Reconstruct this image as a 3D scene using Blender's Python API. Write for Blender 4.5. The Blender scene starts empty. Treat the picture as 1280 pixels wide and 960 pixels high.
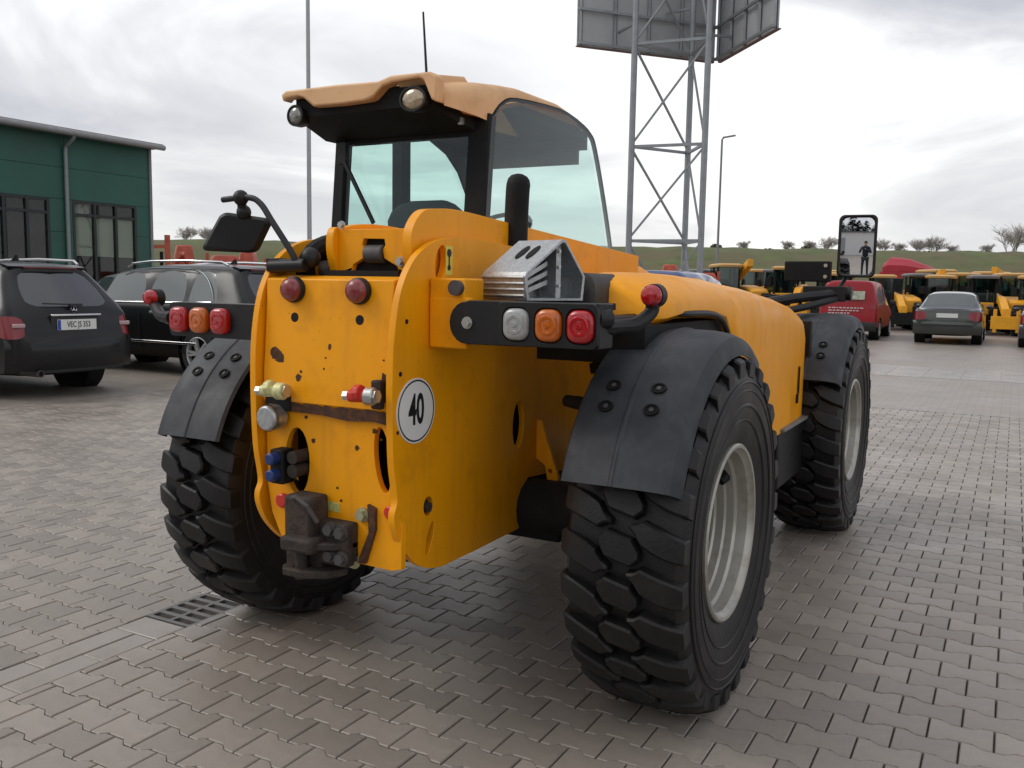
import bpy, bmesh, math, random
from mathutils import Vector, Matrix
random.seed(7)
rnd = random.Random(11)
PI = math.pi
S = bpy.context.scene
COL = S.collection
V = Vector

# ------------------------------------------------------------------ camera
cam_d = bpy.data.cameras.new("camera")
cam = bpy.data.objects.new("camera", cam_d)
COL.objects.link(cam)
CAM = V((1.92194, -3.12396, 1.47937))
YAW, PITCH, ROLL, FPX = -0.503131, -0.109621, 0.0168207, 1133.42
fw = V((math.sin(YAW) * math.cos(PITCH), math.cos(YAW) * math.cos(PITCH), math.sin(PITCH)))
rt = V((math.cos(YAW), -math.sin(YAW), 0))
up = rt.cross(fw)
rt2 = rt * math.cos(ROLL) + up * math.sin(ROLL)
up2 = up * math.cos(ROLL) - rt * math.sin(ROLL)
rm = Matrix((rt2, up2, -fw)).transposed()
cam.matrix_world = Matrix.Translation(CAM) @ rm.to_4x4()
cam_d.sensor_fit = 'HORIZONTAL'
cam_d.sensor_width = 36.0
cam_d.lens = FPX / 1280.0 * 36.0
cam_d.clip_start = 0.05
cam_d.clip_end = 4000
S.camera = cam

# ------------------------------------------------------------------ sky, sun, exposure
S.view_settings.view_transform = 'Standard'
S.view_settings.look = 'None'
S.view_settings.exposure = 0.34
S.view_settings.gamma = 1.0
SUN_EL, SUN_AZ = math.radians(42), math.radians(-118)      # azimuth from +Y towards +X
W = bpy.data.worlds.new("World")
S.world = W
W.use_nodes = True
nt = W.node_tree
nt.nodes.clear()


def N(t, kind, **kw):
    n = t.nodes.new(kind)
    for k, v in kw.items():
        setattr(n, k, v)
    return n


def setin(n, **kw):
    for k, v in kw.items():
        n.inputs[k.replace('_', ' ')].default_value = v


out = N(nt, 'ShaderNodeOutputWorld')
bg = N(nt, 'ShaderNodeBackground')
bg.inputs['Strength'].default_value = 0.1
sky = N(nt, 'ShaderNodeTexSky', sky_type='NISHITA')
sky.sun_disc = False
sky.sun_elevation = SUN_EL
sky.sun_rotation = SUN_AZ
tc = N(nt, 'ShaderNodeTexCoord')
sep = N(nt, 'ShaderNodeSeparateXYZ')
nt.links.new(tc.outputs['Generated'], sep.inputs[0])
# project the view direction on a cloud deck
zc = N(nt, 'ShaderNodeMath', operation='MAXIMUM')
nt.links.new(sep.outputs['Z'], zc.inputs[0])
zc.inputs[1].default_value = 0.0
za = N(nt, 'ShaderNodeMath', operation='ADD')
nt.links.new(zc.outputs[0], za.inputs[0])
za.inputs[1].default_value = 0.16
cx = N(nt, 'ShaderNodeMath', operation='DIVIDE')
cy = N(nt, 'ShaderNodeMath', operation='DIVIDE')
nt.links.new(sep.outputs['X'], cx.inputs[0]); nt.links.new(za.outputs[0], cx.inputs[1])
nt.links.new(sep.outputs['Y'], cy.inputs[0]); nt.links.new(za.outputs[0], cy.inputs[1])
cmb = N(nt, 'ShaderNodeCombineXYZ')
nt.links.new(cx.outputs[0], cmb.inputs[0]); nt.links.new(cy.outputs[0], cmb.inputs[1])
cmb.inputs[2].default_value = 33.3
n1 = N(nt, 'ShaderNodeTexNoise')
setin(n1, Scale=0.55, Detail=7.0, Roughness=0.55, Distortion=0.5)
nt.links.new(cmb.outputs[0], n1.inputs['Vector'])
rmp = N(nt, 'ShaderNodeValToRGB')
nt.links.new(n1.outputs['Fac'], rmp.inputs[0])
e = rmp.color_ramp.elements
e[0].position = 0.44; e[0].color = (3.8, 3.9, 4.5, 1)
e[1].position = 0.63; e[1].color = (9.2, 9.2, 9.2, 1)
m_ = e.new(0.55); m_.color = (6.1, 6.15, 6.45, 1)
# the deck is brighter and whiter towards the horizon
hz = N(nt, 'ShaderNodeMapRange')
nt.links.new(zc.outputs[0], hz.inputs['Value'])
setin(hz, From_Min=0.02, From_Max=0.24, To_Min=0.62, To_Max=0.0)
mh = N(nt, 'ShaderNodeMixRGB')
nt.links.new(hz.outputs[0], mh.inputs['Fac'])
nt.links.new(rmp.outputs[0], mh.inputs['Color1'])
mh.inputs['Color2'].default_value = (8.3, 8.25, 8.0, 1)
mx = N(nt, 'ShaderNodeMixRGB')
mx.inputs['Fac'].default_value = 0.95
nt.links.new(sky.outputs[0], mx.inputs['Color1'])
nt.links.new(mh.outputs[0], mx.inputs['Color2'])
nt.links.new(mx.outputs[0], bg.inputs['Color'])
nt.links.new(bg.outputs[0], out.inputs[0])

sun_d = bpy.data.lights.new("sun", 'SUN')
sun_d.energy = 0.75
sun_d.angle = math.radians(25)
sun_d.color = (1.0, 0.96, 0.9)
sun = bpy.data.objects.new("sun", sun_d)
COL.objects.link(sun)
sd = V((math.sin(SUN_AZ) * math.cos(SUN_EL), math.cos(SUN_AZ) * math.cos(SUN_EL), math.sin(SUN_EL)))
sun.rotation_euler = sd.to_track_quat('Z', 'Y').to_euler()

# ------------------------------------------------------------------ materials
MATS = {}


def mat(name, col, rough=0.5, metal=0.0, var=0.0, vscale=8.0, dirt=None, dscale=5.0, dlo=0.5, dhi=0.75,
        bump=0.0, bscale=60.0, spec=0.5, coat=0.0, rvar=0.0, island=0.0, stretch=None, streak=None, specks=None):
    """procedural principled material: base colour, soft variation, patches of dirt, fine relief"""
    if name in MATS:
        return MATS[name]
    m = bpy.data.materials.new(name)
    m.use_nodes = True
    t = m.node_tree
    b = t.nodes['Principled BSDF']
    setin(b, Roughness=rough, Metallic=metal)
    b.inputs['Specular IOR Level'].default_value = spec
    b.inputs['Coat Weight'].default_value = coat
    b.inputs['Coat Roughness'].default_value = 0.12
    c = N(t, 'ShaderNodeTexCoord')
    vec = c.outputs['Object']
    if stretch:
        mp = N(t, 'ShaderNodeMapping')
        mp.inputs['Scale'].default_value = stretch
        t.links.new(vec, mp.inputs[0])
        vec = mp.outputs[0]
    rgb = N(t, 'ShaderNodeRGB')
    rgb.outputs[0].default_value = (*col, 1)
    cur = rgb.outputs[0]
    if var:
        nz = N(t, 'ShaderNodeTexNoise')
        setin(nz, Scale=vscale, Detail=5.0, Roughness=0.6)
        t.links.new(vec, nz.inputs['Vector'])
        r = N(t, 'ShaderNodeMapRange')
        setin(r, From_Min=0.3, From_Max=0.7, To_Min=1 - var, To_Max=1 + var)
        t.links.new(nz.outputs['Fac'], r.inputs['Value'])
        hs = N(t, 'ShaderNodeHueSaturation')
        t.links.new(cur, hs.inputs['Color'])
        t.links.new(r.outputs[0], hs.inputs['Value'])
        cur = hs.outputs[0]
    if island:
        gi = N(t, 'ShaderNodeNewGeometry')
        oi = N(t, 'ShaderNodeObjectInfo')
        ad = N(t, 'ShaderNodeMath', operation='ADD')
        t.links.new(gi.outputs['Random Per Island'], ad.inputs[0])
        t.links.new(oi.outputs['Random'], ad.inputs[1])
        fr = N(t, 'ShaderNodeMath', operation='FRACT')
        t.links.new(ad.outputs[0], fr.inputs[0])
        r = N(t, 'ShaderNodeMapRange')
        setin(r, To_Min=1 - island, To_Max=1 + island)
        t.links.new(fr.outputs[0], r.inputs['Value'])
        hs = N(t, 'ShaderNodeHueSaturation')
        t.links.new(cur, hs.inputs['Color'])
        t.links.new(r.outputs[0], hs.inputs['Value'])
        cur = hs.outputs[0]
    if dirt:
        nz = N(t, 'ShaderNodeTexNoise')
        setin(nz, Scale=dscale, Detail=8.0, Roughness=0.65)
        t.links.new(vec, nz.inputs['Vector'])
        r = N(t, 'ShaderNodeMapRange')
        setin(r, From_Min=dlo, From_Max=dhi)
        t.links.new(nz.outputs['Fac'], r.inputs['Value'])
        mxx = N(t, 'ShaderNodeMixRGB')
        t.links.new(r.outputs[0], mxx.inputs['Fac'])
        t.links.new(cur, mxx.inputs['Color1'])
        mxx.inputs['Color2'].default_value = (*dirt, 1)
        cur = mxx.outputs[0]
    for spec_, scl, sc3, lo, hi, amt in ((streak, 1.0, (16, 16, 1.6), 0.52, 0.80, 0.55), (specks, 1.0, (95, 95, 95), 0.70, 0.74, 0.9)):
        if not spec_: continue
        mp = N(t, 'ShaderNodeMapping')
        mp.inputs['Scale'].default_value = sc3
        t.links.new(c.outputs['Object'], mp.inputs[0])
        nz = N(t, 'ShaderNodeTexNoise')
        setin(nz, Scale=scl, Detail=4.0, Roughness=0.6)
        t.links.new(mp.outputs[0], nz.inputs['Vector'])
        r = N(t, 'ShaderNodeMapRange')
        setin(r, From_Min=lo, From_Max=hi, To_Min=0.0, To_Max=amt)
        t.links.new(nz.outputs['Fac'], r.inputs['Value'])
        mxx = N(t, 'ShaderNodeMixRGB')
        t.links.new(r.outputs[0], mxx.inputs['Fac'])
        t.links.new(cur, mxx.inputs['Color1'])
        mxx.inputs['Color2'].default_value = (*spec_, 1)
        cur = mxx.outputs[0]
    t.links.new(cur, b.inputs['Base Color'])
    if rvar:
        nz = N(t, 'ShaderNodeTexNoise')
        setin(nz, Scale=dscale * 0.7, Detail=6.0)
        t.links.new(vec, nz.inputs['Vector'])
        r = N(t, 'ShaderNodeMapRange')
        setin(r, From_Min=0.3, From_Max=0.7, To_Min=max(0.03, rough - rvar), To_Max=min(1, rough + rvar))
        t.links.new(nz.outputs['Fac'], r.inputs['Value'])
        t.links.new(r.outputs[0], b.inputs['Roughness'])
    if bump:
        nz = N(t, 'ShaderNodeTexNoise')
        setin(nz, Scale=bscale, Detail=4.0)
        t.links.new(vec, nz.inputs['Vector'])
        bp_ = N(t, 'ShaderNodeBump')
        setin(bp_, Strength=bump, Distance=0.01)
        t.links.new(nz.outputs['Fac'], bp_.inputs['Height'])
        t.links.new(bp_.outputs[0], b.inputs['Normal'])
    MATS[name] = m
    return m


def glass(name, tint, refl=1.0, rough=0.02, ior=1.45):
    if name in MATS:
        return MATS[name]
    m = bpy.data.materials.new(name)
    m.use_nodes = True
    t = m.node_tree
    t.nodes.clear()
    o = N(t, 'ShaderNodeOutputMaterial')
    tr = N(t, 'ShaderNodeBsdfTransparent')
    tr.inputs[0].default_value = (*tint, 1)
    gl = N(t, 'ShaderNodeBsdfGlossy')
    gl.inputs['Roughness'].default_value = rough
    gl.inputs['Color'].default_value = (refl, refl, refl, 1)
    lw = N(t, 'ShaderNodeLayerWeight')
    lw.inputs['Blend'].default_value = 0.5
    pw = N(t, 'ShaderNodeMath', operation='POWER')
    t.links.new(lw.outputs['Facing'], pw.inputs[0])
    pw.inputs[1].default_value = 4.5
    f0 = ((ior - 1) / (ior + 1)) ** 2
    fr = N(t, 'ShaderNodeMapRange')
    setin(fr, To_Min=f0, To_Max=1.0)
    t.links.new(pw.outputs[0], fr.inputs['Value'])
    mi = N(t, 'ShaderNodeMixShader')
    t.links.new(fr.outputs[0], mi.inputs[0])
    t.links.new(tr.outputs[0], mi.inputs[1])
    t.links.new(gl.outputs[0], mi.inputs[2])
    t.links.new(mi.outputs[0], o.inputs[0])
    MATS[name] = m
    return m


YEL = mat('yellow_paint', (0.92, 0.368, 0.002), 0.42, var=0.05, vscale=3, dirt=(0.50, 0.19, 0.012), dscale=6, dlo=0.55, dhi=0.95, rvar=0.13, bump=0.03, bscale=25, spec=0.32, streak=(0.66, 0.26, 0.02), specks=(0.12, 0.05, 0.02))
YEL_B = mat('yellow_paint_background', (0.78, 0.36, 0.015), 0.45, var=0.1, vscale=2)
ROOF = mat('faded_roof_plastic', (0.76, 0.46, 0.235), 0.55, var=0.06, vscale=4, dirt=(0.55, 0.30, 0.12), dscale=6, dlo=0.5, dhi=0.85)
FEND = mat('fender_plastic', (0.028, 0.031, 0.037), 0.58, var=0.2, vscale=6, dirt=(0.060, 0.064, 0.070), dscale=9, dlo=0.5, dhi=0.85, rvar=0.14, bump=0.08, bscale=120, streak=(0.065, 0.068, 0.072), specks=(0.010, 0.010, 0.012))
BLK = mat('black_plastic', (0.008, 0.008, 0.009), 0.45, var=0.15, dirt=(0.022, 0.021, 0.02), dscale=12, dlo=0.55, dhi=0.85, spec=0.4)
MATB = mat('matt_black', (0.006, 0.006, 0.0065), 0.7, var=0.2, dirt=(0.016, 0.014, 0.012), dscale=9, spec=0.3)
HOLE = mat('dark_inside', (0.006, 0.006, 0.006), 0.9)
RUB = mat('tyre_rubber', (0.0072, 0.0068, 0.0072), 0.48, spec=0.42, var=0.25, vscale=14, dirt=(0.026, 0.021, 0.017), dscale=9, dlo=0.55, dhi=0.85, rvar=0.1, bump=0.15, bscale=90)
RUBC = mat('car_tyre_rubber', (0.014, 0.014, 0.015), 0.7, var=0.1)
RIM = mat('rim_paint', (0.42, 0.41, 0.365), 0.34, 0.4, var=0.10, vscale=5, dirt=(0.20, 0.165, 0.12), dscale=8, dlo=0.52, dhi=0.78, streak=(0.30, 0.26, 0.2), specks=(0.12, 0.09, 0.06))
STEEL = mat('bright_steel', (0.52, 0.52, 0.50), 0.34, 0.85, var=0.12, vscale=30, dirt=(0.15, 0.11, 0.07), dscale=30, dlo=0.55, dhi=0.8)
GALV = mat('galvanised_steel', (0.46, 0.48, 0.49), 0.38, 0.8, var=0.14, vscale=60, dirt=(0.36, 0.37, 0.38), dscale=90, dlo=0.5, dhi=0.65, rvar=0.1)
RUST = mat('rusty_steel', (0.034, 0.026, 0.022), 0.75, 0.1, var=0.35, vscale=18, dirt=(0.085, 0.052, 0.034), dscale=16, dlo=0.5, dhi=0.75, bump=0.4, bscale=70)
CHIP = mat('bare_rust_spot', (0.065, 0.028, 0.014), 0.85, var=0.4, vscale=40, dirt=(0.16, 0.06, 0.02), dscale=50, dlo=0.5, dhi=0.7)
IRON = mat('cast_iron', (0.085, 0.08, 0.078), 0.6, 0.3, var=0.2, vscale=20)
REDL = mat('red_lens', (0.40, 0.008, 0.012), 0.14, coat=0.6, var=0.1, vscale=60)
REDD = mat('old_red_lens', (0.22, 0.022, 0.022), 0.3, coat=0.4, var=0.2, vscale=50, dirt=(0.30, 0.13, 0.10), dscale=22, dlo=0.5, dhi=0.8)
AMB = mat('amber_lens', (0.52, 0.115, 0.008), 0.14, coat=0.6, var=0.1, vscale=60)
CLR = mat('clear_lens', (0.34, 0.345, 0.335), 0.10, coat=0.8, var=0.15, vscale=60)
WHITE = mat('white_plate', (0.80, 0.80, 0.78), 0.4, var=0.05)
INK = mat('black_print', (0.012, 0.012, 0.012), 0.5)
SEATF = mat('seat_fabric', (0.035, 0.040, 0.045), 0.9, var=0.15)
CLINE = mat('cab_lining', (0.022, 0.021, 0.02), 0.85, var=0.1)
CABG = glass('cab_glass', (0.868, 0.957, 0.935), 0.9, 0.01, 1.45)
MIRR = mat('mirror_silver', (0.88, 0.89, 0.9), 0.015, 1.0)
BLUE = mat('blue_cap', (0.012, 0.035, 0.15), 0.45)
YLAB = mat('yellow_label', (0.72, 0.62, 0.10), 0.5)
GRNW = mat('faded_coupling', (0.62, 0.60, 0.30), 0.45, 0.2, var=0.25, vscale=40)
REDP = mat('red_knob', (0.60, 0.03, 0.02), 0.35)

# ------------------------------------------------------------------ helpers
def link(o, parent=None):
    COL.objects.link(o)
    if parent is not None:
        o.parent = parent
    return o


def tag(o, label=None, cat=None, group=None, kind=None):
    if label: o['label'] = label
    if cat: o['category'] = cat
    if group: o['group'] = group
    if kind: o['kind'] = kind
    return o


def thing(name, label, cat, loc=(0, 0, 0), rz=0, group=None, scale=None):
    o = bpy.data.objects.new(name, None)
    o.empty_display_size = 0.2
    link(o)
    o.location = loc
    o.rotation_euler = (0, 0, rz)
    if scale: o.scale = scale
    return tag(o, label, cat, group)


def copy_tree(o, parent=None):
    c = o.copy()
    COL.objects.link(c)
    if parent is not None:
        c.parent = parent
    for ch in list(o.children):
        copy_tree(ch, c)
    return c


class MB:
    """collects shapes and links them as ONE mesh object"""
    def __init__(self):
        self.v = []
        self.f = []

    def add(self, vs, fs):
        b = len(self.v)
        self.v += [tuple(p) for p in vs]
        self.f += [tuple(b + i for i in f) for f in fs]
        return self

    def box(self, c, s, rot=None):
        c = V(c); h = V(s) / 2
        vs = []
        for dx in (-1, 1):
            for dy in (-1, 1):
                for dz in (-1, 1):
                    p = V((dx * h.x, dy * h.y, dz * h.z))
                    if rot is not None: p = rot @ p
                    vs.append(c + p)
        return self.add(vs, [(0, 1, 3, 2), (4, 6, 7, 5), (0, 4, 5, 1), (2, 3, 7, 6), (0, 2, 6, 4), (1, 5, 7, 3)])

    def bar(self, p, q, w, h, upv=(0, 0, 1)):
        p = V(p); q = V(q)
        d = (q - p); L = d.length; d.normalize()
        u = V(upv)
        if abs(d.dot(u)) > 0.98: u = V((0, 1, 0))
        r = d.cross(u).normalized(); u = r.cross(d)
        m = Matrix((r, d, u)).transposed()
        return self.box((p + q) / 2, (w, L, h), m)

    def tube(self, pts, r, n=10, cap=True, closed=False):
        pts = [V(p) for p in pts]
        rs = r if isinstance(r, (list, tuple)) else [r] * len(pts)
        vs = []; fs = []
        k = len(pts)
        pu = None
        for i, p in enumerate(pts):
            a = pts[max(i - 1, 0)]; b = pts[min(i + 1, k - 1)]
            d = (b - a).normalized()
            if pu is None:
                u = V((0, 0, 1)) if abs(d.z) < 0.9 else V((0, 1, 0))
            else:
                u = pu
            x = d.cross(u).normalized(); u = x.cross(d).normalized(); pu = u
            for j in range(n):
                t = 2 * PI * j / n
                vs.append(p + (x * math.cos(t) + u * math.sin(t)) * rs[i])
        for i in range(k - 1):
            for j in range(n):
                fs.append((i * n + j, i * n + (j + 1) % n, (i + 1) * n + (j + 1) % n, (i + 1) * n + j))
        if cap:
            fs.append(tuple(range(n - 1, -1, -1)))
            fs.append(tuple((k - 1) * n + j for j in range(n)))
        return self.add(vs, fs)

    def cyl(self, p, q, r, n=16, r2=None):
        return self.tube([p, q], [r, r if r2 is None else r2], n)

    def lathe(self, prof, c, axis='x', n=32, close=False):
        """prof: (offset along axis, radius)"""
        c = V(c); vs = []; fs = []
        k = len(prof)
        for a, r in prof:
            for j in range(n):
                t = 2 * PI * j / n
                u, w = r * math.cos(t), r * math.sin(t)
                vs.append(c + V({'x': (a, u, w), 'y': (w, a, u), 'z': (u, w, a)}[axis]))
        for i in range(k - 1 + (1 if close else 0)):
            i2 = (i + 1) % k
            for j in range(n):
                fs.append((i * n + j, i * n + (j + 1) % n, i2 * n + (j + 1) % n, i2 * n + j))
        return self.add(vs, fs)

    def loft(self, rings, cap=True, closed=True):
        n = len(rings[0]); vs = []; fs = []
        for r in rings: vs += [V(p) for p in r]
        for i in range(len(rings) - 1):
            for j in range(n if closed else n - 1):
                fs.append((i * n + j, i * n + (j + 1) % n, (i + 1) * n + (j + 1) % n, (i + 1) * n + j))
        if cap:
            fs.append(tuple(range(n - 1, -1, -1)))
            fs.append(tuple((len(rings) - 1) * n + j for j in range(n)))
        return self.add(vs, fs)

    def plate(self, outline, holes, fn, t0, t1):
        """flat plate with holes; fn(u, v, w) -> xyz, between w = t0 and t1"""
        bm = bmesh.new()
        es = []
        for lp in [outline] + list(holes):
            vv = [bm.verts.new((u, w, 0)) for u, w in lp]
            for i in range(len(vv)):
                es.append(bm.edges.new((vv[i], vv[(i + 1) % len(vv)])))
        bmesh.ops.triangle_fill(bm, use_beauty=True, use_dissolve=False, edges=es)
        bm.verts.index_update()
        pts = [v.co.copy() for v in bm.verts]
        tris = [[v.index for v in f.verts] for f in bm.faces]
        bd = [(e_.verts[0].index, e_.verts[1].index) for e_ in bm.edges if len(e_.link_faces) == 1]
        bm.free()
        n = len(pts)
        vs = [fn(p.x, p.y, t0) for p in pts] + [fn(p.x, p.y, t1) for p in pts]
        fs = [tuple(reversed(t)) for t in tris] + [tuple(i + n for i in t) for t in tris]
        fs += [(a, b, b + n, a + n) for a, b in bd]
        return self.add(vs, fs)

    def ball(self, c, r, n=16, m=10, sc=(1, 1, 1)):
        vs = []; fs = []
        c = V(c)
        for i in range(m + 1):
            ph = PI * i / m
            for j in range(n):
                t = 2 * PI * j / n
                vs.append(c + V((math.sin(ph) * math.cos(t) * r * sc[0], math.sin(ph) * math.sin(t) * r * sc[1], math.cos(ph) * r * sc[2])))
        for i in range(m):
            for j in range(n):
                fs.append((i * n + j, (i + 1) * n + j, (i + 1) * n + (j + 1) % n, i * n + (j + 1) % n))
        return self.add(vs, fs)

    def mesh(self, name, smooth=35, merge=True, fix=True):
        me = bpy.data.meshes.new(name)
        me.from_pydata(self.v, [], self.f)
        if merge or fix:
            bm = bmesh.new(); bm.from_mesh(me)
            if merge:
                bmesh.ops.remove_doubles(bm, verts=bm.verts, dist=1e-5)
            if fix:
                bmesh.ops.recalc_face_normals(bm, faces=bm.faces)
            bm.to_mesh(me); bm.free()
        if smooth:
            me.shade_smooth()
            me.set_sharp_from_angle(angle=math.radians(smooth))
        return me

    def build(self, name, m, parent=None, smooth=35, bevel=0, seg=2, fix=True):
        me = self.mesh(name, smooth, fix=fix)
        if m: me.materials.append(m)
        o = bpy.data.objects.new(name, me)
        link(o, parent)
        if bevel:
            md = o.modifiers.new('bevel', 'BEVEL')
            md.width = bevel; md.segments = seg; md.limit_method = 'ANGLE'
            md.angle_limit = math.radians(40)
            md.harden_normals = False
        return o


def text_mesh(body, size, name='lettering', ext=0.0005, sx=1.0, bold=0.0):
    c = bpy.data.curves.new(name, 'FONT')
    c.body = body; c.size = size; c.align_x = 'CENTER'; c.align_y = 'CENTER'
    c.extrude = ext; c.offset = bold; c.resolution_u = 3
    o = bpy.data.objects.new(name, c)
    COL.objects.link(o)
    dg = bpy.context.evaluated_depsgraph_get()
    me = bpy.data.meshes.new_from_object(o.evaluated_get(dg))
    bpy.data.objects.remove(o)
    for v in me.vertices: v.co.x *= sx
    me.name = name
    return me


def text_obj(body, size, m, parent, loc, rot, name='lettering', sx=1.0, bold=0.0, ext=0.0005):
    me = text_mesh(body, size, name, ext, sx, bold)
    me.materials.clear(); me.materials.append(m)
    o = bpy.data.objects.new(name, me)
    link(o, parent)
    o.location = loc; o.rotation_euler = rot
    return o


def islands(o):
    """every loose piece of a mesh object becomes an object of its own, with the same name and parent"""
    bm = bmesh.new(); bm.from_mesh(o.data)
    bm.verts.ensure_lookup_table()
    seen = set(); comps = []
    for v in bm.verts:
        if v.index in seen: continue
        st = [v]; seen.add(v.index); comp = []
        while st:
            q = st.pop(); comp.append(q.index)
            for e_ in q.link_edges:
                w = e_.other_vert(q)
                if w.index not in seen: seen.add(w.index); st.append(w)
        comps.append(set(comp))
    res = [o]
    if len(comps) > 1:
        src = o.data
        for i, c_ in enumerate(comps):
            b2 = bm.copy()
            bmesh.ops.delete(b2, geom=[v for v in b2.verts if v.index not in c_], context='VERTS')
            me = src.copy(); b2.to_mesh(me); b2.free()
            me.name = o.name
            if i == 0:
                o.data = me
            else:
                n = o.copy(); n.data = me; COL.objects.link(n); res.append(n)
    bm.free()
    return res


def circ(cx_, cy_, r, n=16, sx=1.0, sy=1.0, rot=0.0):
    o = []
    for i in range(n):
        t = 2 * PI * i / n
        a, b = math.cos(t) * r * sx, math.sin(t) * r * sy
        o.append((cx_ + a * math.cos(rot) - b * math.sin(rot), cy_ + a * math.sin(rot) + b * math.cos(rot)))
    return o


def rrect(x0, y0, x1, y1, r, n=5):
    o = []
    for (cx_, cy_, a0) in ((x1 - r, y1 - r, 0), (x0 + r, y1 - r, 90), (x0 + r, y0 + r, 180), (x1 - r, y0 + r, 270)):
        for i in range(n + 1):
            t = math.radians(a0 + 90 * i / n)
            o.append((cx_ + r * math.cos(t), cy_ + r * math.sin(t)))
    return o


def smooth_line(pts, n=4):
    """Catmull-Rom through points"""
    o = []
    P = [V(p) for p in pts]
    for i in range(len(P) - 1):
        p0 = P[max(i - 1, 0)]; p1 = P[i]; p2 = P[i + 1]; p3 = P[min(i + 2, len(P) - 1)]
        for k in range(n):
            t = k / n
            o.append(0.5 * ((2 * p1) + (p2 - p0) * t + (2 * p0 - 5 * p1 + 4 * p2 - p3) * t * t + (3 * p1 - p0 - 3 * p2 + p3) * t ** 3))
    o.append(P[-1])
    return o


XP = lambda u, v, w: (w, u, v)        # plate in the YZ plane, thickness along X
YP = lambda u, v, w: (u, w, v)        # plate in the XZ plane, thickness along Y
ZP = lambda u, v, w: (u, v, w)
def hexbolt(c, r, h, axis, parent, m=STEEL, name='bolt'):
    c = V(c); a = V(axis).normalized()
    b = MB()
    b.cyl(c, c + a * h * 0.3, r * 1.35, 12)
    b.cyl(c + a * h * 0.3, c + a * h, r, 6)
    return b.build(name, m, parent, smooth=25)

# ------------------------------------------------------------------ ground and paving
PAVE = mat('paver_concrete', (0.302, 0.264, 0.226), 0.40, var=0.14, vscale=5, island=0.15, dirt=(0.188, 0.162, 0.136), dscale=2.0, dlo=0.5, dhi=0.8, rvar=0.14, specks=(0.10, 0.085, 0.07), bump=0.18, bscale=160)
GUTT = mat('gutter_concrete', (0.315, 0.280, 0.245), 0.34, var=0.08, vscale=6, island=0.06, dirt=(0.2, 0.175, 0.15), dscale=4, dlo=0.5, dhi=0.85, rvar=0.1, bump=0.1, bscale=140)
SAND = mat('joint_sand', (0.058, 0.045, 0.036), 0.95, var=0.3, vscale=30)
SOIL = mat('grassy_soil', (0.085, 0.095, 0.045), 0.95, var=0.3, vscale=0.4)

# far paving: the same running bond, carried by the material where single stones can no longer be told apart
FAR = bpy.data.materials.new('far_paving')
FAR.use_nodes = True
t = FAR.node_tree
b = t.nodes['Principled BSDF']
c = N(t, 'ShaderNodeTexCoord')
mp = N(t, 'ShaderNodeMapping')
mp.inputs['Location'].default_value = (-0.16, 0.0, 0)
t.links.new(c.outputs['Object'], mp.inputs[0])
br = N(t, 'ShaderNodeTexBrick', offset=0.5)
setin(br, Scale=1.0, Mortar_Size=0.005, Mortar_Smooth=0.3, Bias=0.0, Brick_Width=0.2, Row_Height=0.1385)
br.inputs['Color1'].default_value = (0.278, 0.244, 0.210, 1)
br.inputs['Color2'].default_value = (0.33, 0.290, 0.249, 1)
br.inputs['Mortar'].default_value = (0.17, 0.145, 0.122, 1)
t.links.new(mp.outputs[0], br.inputs['Vector'])
nz = N(t, 'ShaderNodeTexNoise'); setin(nz, Scale=0.45, Detail=8.0, Roughness=0.6)
t.links.new(c.outputs['Object'], nz.inputs['Vector'])
r = N(t, 'ShaderNodeMapRange'); setin(r, From_Min=0.3, From_Max=0.7, To_Min=0.9, To_Max=1.1)
t.links.new(nz.outputs['Fac'], r.inputs['Value'])
hs = N(t, 'ShaderNodeHueSaturation')
t.links.new(br.outputs['Color'], hs.inputs['Color']); t.links.new(r.outputs[0], hs.inputs['Value'])
t.links.new(hs.outputs[0], b.inputs['Base Color'])
r = N(t, 'ShaderNodeMapRange'); setin(r, From_Min=0.35, From_Max=0.65, To_Min=0.32, To_Max=0.52)
t.links.new(nz.outputs['Fac'], r.inputs['Value']); t.links.new(r.outputs[0], b.inputs['Roughness'])

me = MB().add([(-1500, -1500, -0.08), (1500, -1500, -0.08), (1500, 1500, -0.08), (-1500, 1500, -0.08)], [(0, 1, 2, 3)]).mesh('ground', 0)
me.materials.append(SOIL)
ground = link(bpy.data.objects.new('ground', me))
tag(ground, kind='structure')

PL, PP = 0.2, 0.1385
NX0, NX1, NY0, NY1 = -8.0, 4.6, -2.4, 9.2          # where every stone is built
NX0 = round(NX0 / PL) * PL + 0.16; NX1 = round(NX1 / PL) * PL + 0.16
NROW = int((NY1 - NY0) / PP); NY1 = NY0 + NROW * PP
yb = MB()
X0, X1, Y0, Y1 = -60.0, 60.0, -40.0, 57.0
A_ = 0.011
for (a, b_, c_, d_) in ((X0, NX0, Y0, Y1), (NX1, X1, Y0, Y1), (NX0, NX1, Y0, NY0), (NX0, NX1, NY1, Y1)):
    yb.add([(a, c_, 0), (b_, c_, 0), (b_, d_, 0), (a, d_, 0)], [(0, 1, 2, 3)])
yard = yb.build('paved_yard', FAR, smooth=0, fix=False)
tag(yard, kind='structure')
MB().add([(NX0, NY0, -0.013), (NX1, NY0, -0.013), (NX1, NY1, -0.013), (NX0, NY1, -0.013)], [(0, 1, 2, 3)]).build('joint_bed', SAND, yard, smooth=0, fix=False)

GX0, GX1 = -1.335, -1.085                         # gutter that runs to the drain
DY0, DY1 = -0.505, -0.165                         # drain grate


def wave(s):
    """outline of one double-T paver"""
    g = 0.0028
    h, l = PP / 2 - g, PL / 2 - g
    tp = [(-l, A_), (-0.062, A_), (-0.034, -A_), (0.034, -A_), (0.062, A_), (l, A_)]
    top = [(x, h + d) for x, d in tp]
    return [(x, y) for x, y in reversed(top)] + [(x, -y) for x, y in top]


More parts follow.
